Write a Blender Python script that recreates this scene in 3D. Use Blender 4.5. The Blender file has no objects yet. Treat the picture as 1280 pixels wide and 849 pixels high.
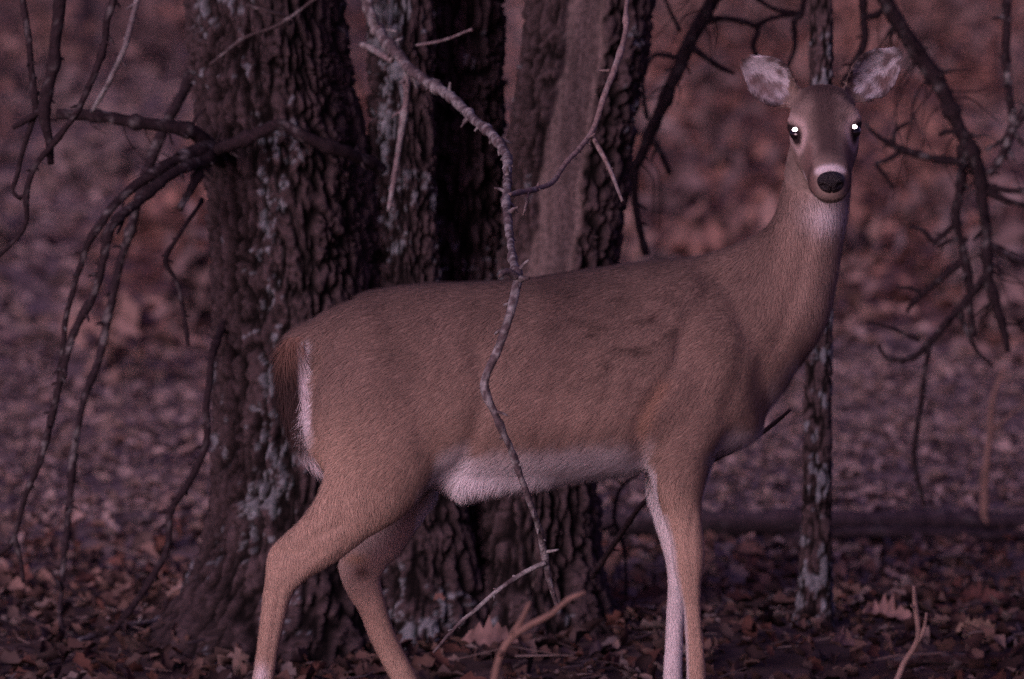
import bpy, math, random
import numpy as np
from mathutils import Vector

random.seed(7)
RNG = np.random.default_rng(11)
scene = bpy.context.scene
COL = scene.collection

# ------------------------------------------------------------------ camera
CAM_H, CAM_Y, LENS = 1.40, -9.6, 200.0
F = LENS / 36.0 * 1280.0                      # focal length in photo pixels
HORIZON = -67.0
PITCH = math.atan((424.5 - HORIZON) / F)
cam_d = bpy.data.cameras.new("camera")
cam = bpy.data.objects.new("camera", cam_d)
COL.objects.link(cam)
cam.location = (0, CAM_Y, CAM_H)
cam.rotation_euler = (math.pi / 2 - PITCH, 0, 0)
cam_d.lens = LENS
cam_d.sensor_width = 36.0
cam_d.clip_start = 0.5
cam_d.clip_end = 2000
cam_d.dof.use_dof = True
cam_d.dof.focus_distance = 9.65
cam_d.dof.aperture_fstop = 5.0
scene.camera = cam

# ------------------------------------------------------------------ sky, sun, exposure
SUN_AZ, SUN_EL = math.radians(211), math.radians(15)   # azimuth clockwise from +Y
world = bpy.data.worlds.new("World")
scene.world = world
world.use_nodes = True
wn, wl = world.node_tree.nodes, world.node_tree.links
bg = wn["Background"]
sky = wn.new("ShaderNodeTexSky")
sky.sky_type = 'NISHITA'
sky.sun_disc = False
sky.sun_elevation = SUN_EL
sky.sun_rotation = SUN_AZ
sky.dust_density = 3.0
dusk = wn.new("ShaderNodeMix")
dusk.data_type = 'RGBA'
dusk.blend_type = 'MULTIPLY'
dusk.inputs[0].default_value = 1.0
wl.new(sky.outputs[0], dusk.inputs[6])
dusk.inputs[7].default_value = (0.98, 0.50, 1.0, 1)
wl.new(dusk.outputs[2], bg.inputs[0])
bg.inputs[1].default_value = 0.075
sun_d = bpy.data.lights.new("sun", 'SUN')
sun_d.energy = 1.5
sun_d.angle = math.radians(32)
sun_d.color = (1.0, 0.835, 0.95)
sun = bpy.data.objects.new("sun", sun_d)
COL.objects.link(sun)
SUN_DIR = Vector((math.sin(SUN_AZ) * math.cos(SUN_EL), math.cos(SUN_AZ) * math.cos(SUN_EL), math.sin(SUN_EL)))
sun.rotation_euler = SUN_DIR.to_track_quat('Z', 'Y').to_euler()
sun.location = (-4, -8, 6)
vs = scene.view_settings
vs.view_transform = 'Standard'
vs.look = 'None'
vs.exposure = 0.32
vs.gamma = 1.0
vs.use_curve_mapping = False
scene.cycles.max_bounces = 6
scene.cycles.use_denoising = False            # keep the fine grain of a fast slide film

# ------------------------------------------------------------------ helpers
_sp, _cp = math.sin(PITCH), math.cos(PITCH)

def at(px, py, Y=0.0):
    """world point at depth plane Y that the photograph shows at pixel (px, py)"""
    a, b = (px - 640.0) / F, (424.5 - py) / F
    dy, dz = _cp + b * _sp, -_sp + b * _cp
    t = (Y - CAM_Y) / dy
    return np.array([a * t, Y, CAM_H + dz * t])

def proj(P):
    P = np.asarray(P, float)
    d = P - np.array([0, CAM_Y, CAM_H])
    f = d[..., 1] * _cp - d[..., 2] * _sp
    u = d[..., 1] * _sp + d[..., 2] * _cp
    return 640 + F * d[..., 0] / f, 424.5 - F * u / f

def mpp(Y):
    return (Y - CAM_Y) / F

def sstep(a, b, x):
    t = np.clip((np.asarray(x, float) - a) / (b - a), 0, 1)
    return t * t * (3 - 2 * t)

def lerp(a, b, t):
    return a + (b - a) * t

def _hash(i, j, k, s):
    with np.errstate(over='ignore'):
        h = (i.astype(np.int64) * 374761393 + j.astype(np.int64) * 668265263 + k.astype(np.int64) * 2147483647 + s * 974711) & 0xffffffff
        h = (h ^ (h >> 13)) * 1274126177 & 0xffffffff
        h = (h ^ (h >> 16)) * 2246822519 & 0xffffffff
        h = h ^ (h >> 15)
    return (h & 0xffffff) / float(0x1000000)

def vnoise(P, s=0):
    P = np.asarray(P, float)
    I = np.floor(P).astype(np.int64)
    f = P - I
    f = f * f * (3 - 2 * f)
    out = 0
    for dx in (0, 1):
        wx = f[:, 0] if dx else 1 - f[:, 0]
        for dy in (0, 1):
            wy = f[:, 1] if dy else 1 - f[:, 1]
            for dz in (0, 1):
                wz = f[:, 2] if dz else 1 - f[:, 2]
                out = out + wx * wy * wz * _hash(I[:, 0] + dx, I[:, 1] + dy, I[:, 2] + dz, s)
    return out

def fbm(P, s=0, o=4):
    P = np.asarray(P, float)
    a, r, n = 0.5, 0, 0
    for k in range(o):
        r = r + a * vnoise(P * 2 ** k, s + k * 17)
        n += a
        a *= 0.5
    return r / n

def worley(P, s=0):
    I = np.floor(P).astype(np.int64)
    f1 = np.full(len(P), 9.0); f2 = np.full(len(P), 9.0); cid = np.zeros(len(P))
    for dx in (-1, 0, 1):
        for dy in (-1, 0, 1):
            for dz in (-1, 0, 1):
                i, j, k = I[:, 0] + dx, I[:, 1] + dy, I[:, 2] + dz
                q = np.stack([i + _hash(i, j, k, s), j + _hash(i, j, k, s + 5), k + _hash(i, j, k, s + 9)], 1)
                d = np.linalg.norm(q - P, axis=1)
                c = _hash(i, j, k, s + 21)
                new = d < f1
                f2 = np.where(new, f1, np.minimum(f2, d))
                cid = np.where(new, c, cid)
                f1 = np.where(new, d, f1)
    return f1, f2, cid

def catmull(pts, n_per=None, step=None):
    """smooth resample of rows (any number of columns)"""
    P = np.asarray(pts, float)
    E = np.vstack([2 * P[0] - P[1], P, 2 * P[-1] - P[-2]])
    out = []
    for i in range(len(P) - 1):
        p0, p1, p2, p3 = E[i], E[i + 1], E[i + 2], E[i + 3]
        L = np.linalg.norm((p2 - p1)[:3])
        n = n_per if n_per else max(2, int(L / step))
        for t in np.arange(n) / n:
            out.append(0.5 * (2 * p1 + (p2 - p0) * t + (2 * p0 - 5 * p1 + 4 * p2 - p3) * t * t + (3 * p1 - p0 - 3 * p2 + p3) * t ** 3))
    out.append(P[-1])
    return np.array(out)

def mesh_from(name, V, quads=None, tris=None, cols=None, smooth=True):
    me = bpy.data.meshes.new(name)
    V = np.asarray(V, np.float32)
    nq = 0 if quads is None else len(quads)
    nt = 0 if tris is None else len(tris)
    me.vertices.add(len(V))
    me.vertices.foreach_set("co", V.ravel())
    loops = []
    if nq: loops.append(np.asarray(quads, np.int32).ravel())
    if nt: loops.append(np.asarray(tris, np.int32).ravel())
    loops = np.concatenate(loops)
    me.loops.add(len(loops))
    me.loops.foreach_set("vertex_index", loops)
    me.polygons.add(nq + nt)
    starts = np.concatenate([np.arange(nq) * 4, nq * 4 + np.arange(nt) * 3]).astype(np.int32)
    me.polygons.foreach_set("loop_start", starts)
    me.update(calc_edges=True)
    me.validate()
    if smooth:
        me.polygons.foreach_set("use_smooth", np.ones(len(me.polygons), bool))
    if cols is not None:
        set_cols(me, cols)
    return me

def set_cols(me, cols):
    a = me.color_attributes.new("Col", 'FLOAT_COLOR', 'POINT')
    c = np.ones((len(me.vertices), 4), np.float32)
    c[:, :3] = np.clip(cols, 0, 1)
    a.data.foreach_set("color", c.ravel())

def obj(name, me, m=None, parent=None):
    o = bpy.data.objects.new(name, me)
    COL.objects.link(o)
    if m: me.materials.append(m)
    if parent:
        o.parent = parent
        o.location = -np.array(parent.location) if parent.parent is None else (0, 0, 0)
    return o

def tag(o, label=None, cat=None, group=None, kind=None):
    if label: o["label"] = label
    if cat: o["category"] = cat
    if group: o["group"] = group
    if kind: o["kind"] = kind
    return o

def empty(name, loc):
    o = bpy.data.objects.new(name, None)
    COL.objects.link(o)
    o.location = loc
    o.empty_display_size = 0.1
    return o

# ------------------------------------------------------------------ materials
def material(name, rough=0.9, scale=60.0, var=0.35, bump=0.0, bscale=150.0, col=None, spec=0.2, stretch=None):
    m = bpy.data.materials.new(name)
    m.use_nodes = True
    n, l = m.node_tree.nodes, m.node_tree.links
    b = n["Principled BSDF"]
    b.inputs["Roughness"].default_value = rough
    b.inputs["Specular IOR Level"].default_value = spec
    tc = n.new("ShaderNodeTexCoord")
    mp = n.new("ShaderNodeMapping")
    l.new(tc.outputs["Object"], mp.inputs[0])
    if stretch: mp.inputs["Scale"].default_value = stretch
    nz = n.new("ShaderNodeTexNoise")
    nz.inputs["Scale"].default_value = scale
    nz.inputs["Detail"].default_value = 5
    l.new(mp.outputs[0], nz.inputs["Vector"])
    mr = n.new("ShaderNodeMapRange")
    mr.inputs[1].default_value, mr.inputs[2].default_value = 0.25, 0.75
    mr.inputs[3].default_value, mr.inputs[4].default_value = 1 - var, 1 + var
    l.new(nz.outputs["Fac"], mr.inputs[0])
    mix = n.new("ShaderNodeMix"); mix.data_type = 'RGBA'; mix.blend_type = 'MULTIPLY'
    mix.inputs[0].default_value = 1.0
    if col is None:
        at_ = n.new("ShaderNodeAttribute"); at_.attribute_name = "Col"
        l.new(at_.outputs["Color"], mix.inputs[6])
    else:
        mix.inputs[6].default_value = (*col, 1)
    l.new(mr.outputs[0], mix.inputs[7])
    l.new(mix.outputs[2], b.inputs["Base Color"])
    if bump:
        n2 = n.new("ShaderNodeTexNoise")
        n2.inputs["Scale"].default_value = bscale
        n2.inputs["Detail"].default_value = 6
        l.new(mp.outputs[0], n2.inputs["Vector"])
        bp = n.new("ShaderNodeBump")
        bp.inputs["Strength"].default_value = bump
        bp.inputs["Distance"].default_value = 0.004
        l.new(n2.outputs["Fac"], bp.inputs["Height"])
        l.new(bp.outputs[0], b.inputs["Normal"])
    return m

M_BARK = material("bark", 0.95, 90, 0.45, 0.8, 220, spec=0.1)
M_TWIG = material("twig_bark", 0.9, 120, 0.4, 0.6, 260, spec=0.12)
M_LEAF = material("dead_leaf", 0.85, 40, 0.25, 0.3, 120, spec=0.12)
M_GROUND = material("forest_floor", 0.97, 9, 0.4, 0.5, 60, spec=0.05)
M_COAT = material("deer_coat", 0.85, 260, 0.12, 0.15, 500, spec=0.1)
M_FUR = material("deer_fur", 0.75, 30, 0.06, spec=0.15)
M_GRASS = material("dry_grass", 0.8, 60, 0.25, spec=0.15)
M_NOSE = material("nose_leather", 0.34, 300, 0.3, 0.8, 600, col=(0.008, 0.006, 0.008), spec=0.4)
M_EYE = material("eye_dark", 0.06, 100, 0.1, col=(0.006, 0.005, 0.005), spec=0.5)
M_HOOF = material("hoof_horn", 0.5, 100, 0.3, 0.2, col=(0.02, 0.016, 0.015), spec=0.4)
# metallic disc tilted to mirror the sun at the camera, standing in for eyeshine
M_SHINE = bpy.data.materials.new("eyeshine_mirror")
M_SHINE.use_nodes = True
_b = M_SHINE.node_tree.nodes["Principled BSDF"]
_b.inputs["Metallic"].default_value = 1.0
_b.inputs["Base Color"].default_value = (0.86, 1.0, 0.94, 1)
_b.inputs["Roughness"].default_value = 0.28

# ------------------------------------------------------------------ ground
def height(x, y):
    x = np.asarray(x, float); y = np.asarray(y, float)
    P = np.stack([x, y, np.zeros_like(x)], -1).reshape(-1, 3)
    n = (fbm(P * 1.3, 3, 3) - 0.5).reshape(x.shape)
    near = sstep(0.25, 1.2, np.abs(y))
    h = n * 0.10 * near
    h = h + 0.05 * np.exp(-((x + 0.2) ** 2 / 0.5 + (y - 1.75) ** 2 / 0.16))
    d = np.clip(y - 5.0, 0, None)
    h = h + 0.0009 * d ** 2 * (d < 30) + (d >= 30) * (0.81 + 0.054 * (d - 30)) + 0.012 * d
    h = h + (fbm(P * 0.13, 8, 2) - 0.5).reshape(x.shape) * 0.5 * sstep(8, 25, y)
    return h

def patch(x, y):
    """where the floor is red-brown leaves (1) or dull grey thatch (0)"""
    x = np.asarray(x, float); y = np.asarray(y, float)
    P = np.stack([x * 0.9, y * 0.16, np.zeros_like(x)], -1)
    return sstep(0.36, 0.62, fbm(P, 31, 3) + 0.30 * (sstep(5, 16, y) - 0.75))

xs = np.concatenate([-np.geomspace(400, 4, 40), np.linspace(-3.9, 3.9, 157), np.geomspace(4, 400, 40)])
ys = np.concatenate([-np.geomspace(60, 3, 20), np.linspace(-2.9, 6, 179), np.geomspace(6.1, 600, 160)])
X, Yg = np.meshgrid(xs, ys)
Z = height(X, Yg)
V = np.stack([X, Yg, Z], -1).reshape(-1, 3)
nx, ny = len(xs), len(ys)
i = np.arange(ny - 1)[:, None] * nx + np.arange(nx - 1)[None, :]
quads = np.stack([i, i + 1, i + nx + 1, i + nx], -1).reshape(-1, 4)
pt = patch(V[:, 0], V[:, 1])[:, None]
gc = lerp(np.array([[0.20, 0.157, 0.15]]), np.array([[0.18, 0.112, 0.098]]), pt)
near_shade = sstep(3.9, 2.2, V[:, 1])[:, None]
gc = lerp(gc, np.array([[0.045, 0.030, 0.028]]), near_shade * 0.8)  # near ground darkened: shade under the trees painted into the colour
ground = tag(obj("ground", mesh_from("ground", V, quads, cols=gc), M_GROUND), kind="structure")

# ------------------------------------------------------------------ leaves
def leaf_mesh(ns, lobed, seed):
    """oak leaf: midrib plus two edges, unit length along +x, curled"""
    r = np.random.default_rng(seed)
    t = np.linspace(0, 1, ns)
    w = 0.26 * np.sin(np.pi * np.clip(t, 0.02, 0.98) ** 0.8) ** 0.7
    if lobed:
        w = w * np.where(np.arange(ns) % 2 == 0, 0.86 if ns < 10 else 0.66, 1.06 if ns < 10 else 1.2)
    w[0] = 0.012; w[-1] = 0.03
    curl, bend, tw = r.uniform(0.2, 1.3), r.uniform(-0.8, 0.9), r.uniform(-0.6, 0.6)
    V = []
    for k in range(ns):
        for s in (-1, 0, 1):
            y = s * w[k] * r.uniform(0.7, 1.25)
            x = t[k] + (0.05 if s else 0)
            z = curl * abs(y) * (1 + 0.4 * s * r.uniform(-1, 1)) + bend * (t[k] - 0.5) ** 2 + tw * y * (t[k] - 0.5) + r.uniform(-0.02, 0.02)
            V.append((x - 0.5, y, z))
    T = []
    for k in range(ns - 1):
        a = k * 3
        for s in (0, 1):
            p, q, u, v = a + s, a + s + 1, a + s + 3, a + s + 4
            T += [(p, u, v), (p, v, q)]
    return np.array(V), np.array(T)

LEAFCOL = np.array([(0.13, 0.082, 0.072), (0.18, 0.122, 0.108), (0.075, 0.047, 0.045), (0.25, 0.19, 0.175), (0.045, 0.030, 0.031),
                    (0.20, 0.17, 0.168), (0.125, 0.062, 0.052), (0.10, 0.074, 0.071)])

def rand_rot(n, tilt):
    yaw = RNG.uniform(0, 2 * np.pi, n)
    ax, ay = RNG.normal(0, tilt, n), RNG.normal(0, tilt, n)
    cz, sz, cx, sx, cy, sy = np.cos(yaw), np.sin(yaw), np.cos(ax), np.sin(ax), np.cos(ay), np.sin(ay)
    Rz = np.zeros((n, 3, 3)); Rz[:, 0, 0] = cz; Rz[:, 0, 1] = -sz; Rz[:, 1, 0] = sz; Rz[:, 1, 1] = cz; Rz[:, 2, 2] = 1
    Rx = np.zeros((n, 3, 3)); Rx[:, 0, 0] = 1; Rx[:, 1, 1] = cx; Rx[:, 1, 2] = -sx; Rx[:, 2, 1] = sx; Rx[:, 2, 2] = cx
    Ry = np.zeros((n, 3, 3)); Ry[:, 0, 0] = cy; Ry[:, 0, 2] = sy; Ry[:, 2, 0] = -sy; Ry[:, 2, 2] = cy; Ry[:, 1, 1] = 1
    return Ry @ Rx @ Rz

def scatter_leaves(pos, size, cols, tilt, ns, lobed, nvar=6):
    Vs, Ts, Cs, off = [], [], [], 0
    var = RNG.integers(0, nvar, len(pos))
    for k in range(nvar):
        sel = np.where(var == k)[0]
        if not len(sel): continue
        lv, lt = leaf_mesh(ns, lobed, 100 + k)
        R = rand_rot(len(sel), tilt[sel] if isinstance(tilt, np.ndarray) else tilt)
        W = np.einsum('nij,vj->nvi', R, lv) * size[sel, None, None] + pos[sel, None, :]
        nv = len(lv)
        Vs.append(W.reshape(-1, 3))
        Ts.append((lt[None] + (np.arange(len(sel)) * nv)[:, None, None] + off).reshape(-1, 3))
        shade = RNG.uniform(0.85, 1.15, (len(sel), nv, 1))
        Cs.append((cols[sel, None, :] * shade).reshape(-1, 3))
        off += nv * len(sel)
    return np.vstack(Vs), np.vstack(Ts), np.vstack(Cs)

def leaf_cols(n, x, y, near):
    c = LEAFCOL[RNG.choice(8, n, p=[.2, .17, .16, .07, .13, .08, .11, .08])]
    p = patch(x, y)[:, None]
    dull = np.array([[0.215, 0.17, 0.165]]) * RNG.uniform(0.8, 1.15, (n, 1))
    far = np.where(RNG.uniform(0, 1, (n, 1)) < (1 - p) * 0.75, dull, c * np.array([[1.12, 0.98, 0.95]]))
    return np.where(near[:, None], c * lerp(0.50, 0.90, sstep(0.5, 3.6, y))[:, None], 1.22 * far * 0.36 + 0.80 * lerp(np.array([[0.20, 0.16, 0.155]]), np.array([[0.195, 0.113, 0.092]]), p))  # near leaves darken towards the camera, tree shade put into their colour

parts = []
n = 21500
d = np.sqrt(RNG.uniform(8.3 ** 2, 18.5 ** 2, n)); x = RNG.uniform(-0.125, 0.125, n) * d; y = d + CAM_Y
keep = np.hypot(x + 0.22, (y - 1.75) * 1.2) > 0.42
x, y = x[keep], y[keep]
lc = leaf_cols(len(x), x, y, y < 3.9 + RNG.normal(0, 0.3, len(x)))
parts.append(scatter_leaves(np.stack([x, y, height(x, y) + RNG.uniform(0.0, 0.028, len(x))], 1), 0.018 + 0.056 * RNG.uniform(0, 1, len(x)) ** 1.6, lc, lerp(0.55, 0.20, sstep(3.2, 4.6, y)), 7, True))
n = 43000
d = np.sqrt(RNG.uniform(18.3 ** 2, 62.0 ** 2, n)); x = RNG.uniform(-0.13, 0.13, n) * d; y = d + CAM_Y
lc = leaf_cols(n, x, y, np.zeros(n, bool))
parts.append(scatter_leaves(np.stack([x, y, height(x, y) + RNG.uniform(0.0, 0.05, n)], 1), RNG.uniform(0.07, 0.13, n), lc, 0.22, 3, False))
# broken twigs among the leaves: thin three-sided splinters
n = 2200
d = np.sqrt(RNG.uniform(8.3 ** 2, 17.5 ** 2, n)); x = RNG.uniform(-0.125, 0.125, n) * d; y = d + CAM_Y
keep = np.hypot(x + 0.22, (y - 1.75) * 1.2) > 0.42
x, y = x[keep], y[keep]; n = len(x)
p0 = np.stack([x, y, height(x, y) + RNG.uniform(0.008, 0.035, n)], 1)
yaw, L_, r_ = RNG.uniform(0, np.pi, n), 0.04 + 0.22 * RNG.uniform(0, 1, n) ** 2, RNG.uniform(0.001, 0.0035, n)
dr = np.stack([np.cos(yaw), np.sin(yaw), RNG.normal(0, 0.10, n)], 1)
bend = np.stack([-np.sin(yaw), np.cos(yaw), RNG.normal(0, 0.3, n)], 1) * (L_ * RNG.normal(0, 0.12, n))[:, None]
up3 = np.array([0, 0, 1.0]); sd3 = np.stack([-np.sin(yaw), np.cos(yaw), 0 * yaw], 1)
rings = []
for k, (f_, rr_) in enumerate(((-0.5, 1.0), (0.0, 0.85), (0.5, 0.35))):
    cc_ = p0 + dr * (L_ * f_)[:, None] + bend * (1 if k == 1 else 0)
    for a_ in (1.57, 3.66, 5.76):
        rings.append(cc_ + (sd3 * math.cos(a_) + up3[None] * math.sin(a_)) * (r_ * rr_)[:, None])
W_ = np.stack(rings, 1)
T_ = []
for k in (0, 3):
    for a_ in range(3):
        b_ = (a_ + 1) % 3
        T_ += [(k + a_, k + b_, k + 3 + b_), (k + a_, k + 3 + b_, k + 3 + a_)]
T_ = np.array(T_)
tcol = np.array([(0.05, 0.036, 0.036), (0.11, 0.085, 0.08), (0.17, 0.14, 0.13), (0.03, 0.022, 0.024)])[RNG.integers(0, 4, n)]
parts.append((W_.reshape(-1, 3), (T_[None] + (np.arange(n) * 9)[:, None, None]).reshape(-1, 3), np.repeat(tcol, 9, axis=0)))
off, Vs, Ts, Cs = 0, [], [], []
for v, t, c in parts:
    Vs.append(v); Ts.append(t + off); Cs.append(c); off += len(v)
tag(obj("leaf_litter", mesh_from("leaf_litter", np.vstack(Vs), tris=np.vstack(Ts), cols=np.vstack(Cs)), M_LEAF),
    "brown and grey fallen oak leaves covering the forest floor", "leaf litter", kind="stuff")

# low dead brush on the rising ground far behind: knee-high leafy clumps nobody could count
pos, size, cols = [], [], []
for k in range(230):
    d = math.sqrt(random.uniform(17.5 ** 2, 55 ** 2)); x = random.uniform(-0.115, 0.115) * d; y = d + CAM_Y
    m = random.randint(40, 110); r = random.uniform(0.12, 0.38) * (d / 30) ** 0.5; hgt = random.uniform(0.12, 0.5)
    c = np.array(random.choice([(0.21, 0.115, 0.095), (0.16, 0.10, 0.09), (0.11, 0.085, 0.09), (0.22, 0.155, 0.14), (0.19, 0.165, 0.17), (0.08, 0.06, 0.068), (0.23, 0.13, 0.105)]))
    q = RNG.normal(0, 1, (m, 3)) * np.array([r * 0.5, r * 0.5, hgt * 0.3])
    z0 = float(height(np.array([x]), np.array([y]))[0])
    q += np.array([x, y, z0 + hgt * 0.45]); q[:, 2] = np.maximum(q[:, 2], z0 + 0.01)
    pos.append(q); size.append(RNG.uniform(0.07, 0.15, m)); cols.append((0.6 * c + 0.4 * np.array([0.16, 0.115, 0.108]))[None] * RNG.uniform(0.8, 1.2, (m, 1)))
v, t, c = scatter_leaves(np.vstack(pos), np.concatenate(size), np.vstack(cols), 0.9, 3, False)
tag(obj("dead_brush", mesh_from("dead_brush", v, tris=t, cols=c), M_LEAF),
    "low clumps of dead russet and grey brush on the far slope", "brush", kind="stuff")

# ------------------------------------------------------------------ branches
def frame_along(C):
    T = np.gradient(C, axis=0)
    T /= np.linalg.norm(T, axis=1)[:, None] + 1e-9
    N = np.zeros_like(T)
    ref = np.array([0, 1.0, 0]) if abs(T[0, 1]) < 0.8 else np.array([1.0, 0, 0])
    nv = np.cross(T[0], ref)
    for k in range(len(T)):
        nv = nv - T[k] * np.dot(nv, T[k]); nv /= np.linalg.norm(nv) + 1e-9
        N[k] = nv
    return T, N, np.cross(T, N)

class Stick:
    """collects tubes of one branch with its twigs into one mesh"""
    def __init__(self, seed, tone=(0.030, 0.021, 0.024), lichen=0.25):
        self.V, self.Q, self.T, self.C, self.off = [], [], [], [], 0
        self.r = np.random.default_rng(seed); self.seed = seed; self.tone = np.array(tone); self.lichen = lichen
    def world(self, pts):
        return np.array([[*at(p[0], p[1], p[2]), p[3] * mpp(p[2])] for p in pts])
    def tube(self, W, step=0.008, nr=8, rough=0.14, wob=0.35, cap=True):
        S = catmull(W, step=step)
        C, R = S[:, :3].copy(), np.maximum(S[:, 3], 0.0006)
        L = np.concatenate([[0], np.cumsum(np.linalg.norm(np.diff(C, axis=0), axis=1))])
        o = self.r.uniform(0, 99)
        for a in range(3):
            C[:, a] += (fbm(np.stack([L * 13 + o, L * 0 + a * 7.3, L * 0], 1), 1, 2) - 0.5) * 2 * wob * R.mean()
        knot = np.clip(fbm(np.stack([L * 34 + o, L * 0 + 3, L * 0], 1), 5, 2) - 0.58, 0, 1) * 1.3
        R = R * (1 + knot)
        _, N, B = frame_along(C)
        ang = np.linspace(0, 2 * np.pi, nr, endpoint=False)
        ring = N[:, None, :] * np.cos(ang)[None, :, None] + B[:, None, :] * np.sin(ang)[None, :, None]
        P0 = C[:, None, :] + ring * R[:, None, None]
        k = fbm(P0.reshape(-1, 3) * np.array([90, 90, 60]) + o, 7, 3).reshape(len(C), nr)
        P = C[:, None, :] + ring * (R[:, None] * (1 + rough * 2 * (k - 0.5)))[:, :, None]
        n, Vn = len(C), P.reshape(-1, 3)
        i = np.arange(n - 1)[:, None] * nr + np.arange(nr)[None, :]
        j = np.arange(n - 1)[:, None] * nr + ((np.arange(nr) + 1) % nr)[None, :]
        q = np.stack([i, j, j + nr, i + nr], -1).reshape(-1, 4)
        lm = sstep(0.60 - 0.25 * self.lichen, 0.72 - 0.2 * self.lichen, (0.45 * fbm(Vn * 38 + o, 13, 2) + 0.55 * fbm(Vn * 130 + o, 14, 3)))[:, None] * min(1, self.lichen * 2.2)
        col = lerp(self.tone[None] * (0.6 + 0.9 * k.reshape(-1, 1)), np.array([[0.21, 0.215, 0.215]]) * (0.6 + 0.8 * k.reshape(-1, 1)), lm)
        Vn = np.vstack([Vn, C[0], C[-1]])
        a0, a1 = n * nr, n * nr + 1
        rr = np.arange(nr)
        t = np.vstack([np.stack([np.full(nr, a0), (rr + 1) % nr, rr], 1),
                       np.stack([np.full(nr, a1), (n - 1) * nr + rr, (n - 1) * nr + (rr + 1) % nr], 1)])
        col = np.vstack([col, [[0.12, 0.085, 0.075]], [[0.12, 0.085, 0.075]]])
        self.V.append(Vn); self.Q.append(q + self.off); self.T.append(t + self.off); self.C.append(col); self.off += len(Vn)
        return C, R
    def add(self, pts, spurs=0, **k):
        W = self.world(pts)
        C, R = self.tube(W, **k)
        for s in range(spurs):
            i = int(self.r.uniform(0.06, 0.97) * (len(C) - 1))
            t = C[min(i + 1, len(C) - 1)] - C[max(i - 1, 0)]; t /= np.linalg.norm(t) + 1e-9
            dv = self.r.normal(0, 1, 3); dv -= t * dv.dot(t); dv /= np.linalg.norm(dv); dv = dv + t * self.r.uniform(-0.2, 0.7)
            l = self.r.uniform(1.2, 3.4) * max(R[i], 0.0025); r0 = min(R[i] * 0.55, 0.004)
            self.tube(np.array([[*C[i], r0], [*(C[i] + dv * l * 0.6), r0 * 0.8], [*(C[i] + dv * l + t * l * 0.2), r0 * 0.4]]), step=0.006, nr=5, wob=0.1)
        return self
    def twigs(self, pts, n, lo, hi, r=0.0012):
        """thin side twigs grown off a traced branch"""
        W = catmull(self.world(pts), step=0.02)
        for s in range(n):
            i = int(self.r.uniform(0.1, 0.98) * (len(W) - 2))
            t = W[i + 1, :3] - W[i, :3]; t /= np.linalg.norm(t)
            dv = self.r.normal(0, 1, 3) * np.array([1, 0.6, 1]); dv -= t * dv.dot(t); dv /= np.linalg.norm(dv)
            l = self.r.uniform(lo, hi); p = W[i, :3]
            b = self.r.normal(0, 0.25, 3)
            self.tube(np.array([[*p, r * 1.4], [*(p + (dv + t * 0.5) * l * 0.5), r], [*(p + (dv * 1 + t * 0.9 + b) * l), r * 0.5]]), step=0.012, nr=5, wob=1.5)
        return self
    def done(self, name, parent=None, m=None):
        return obj(name, mesh_from(name, np.vstack(self.V), np.vstack(self.Q), np.vstack(self.T), np.vstack(self.C)), m or M_TWIG, parent)

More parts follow.
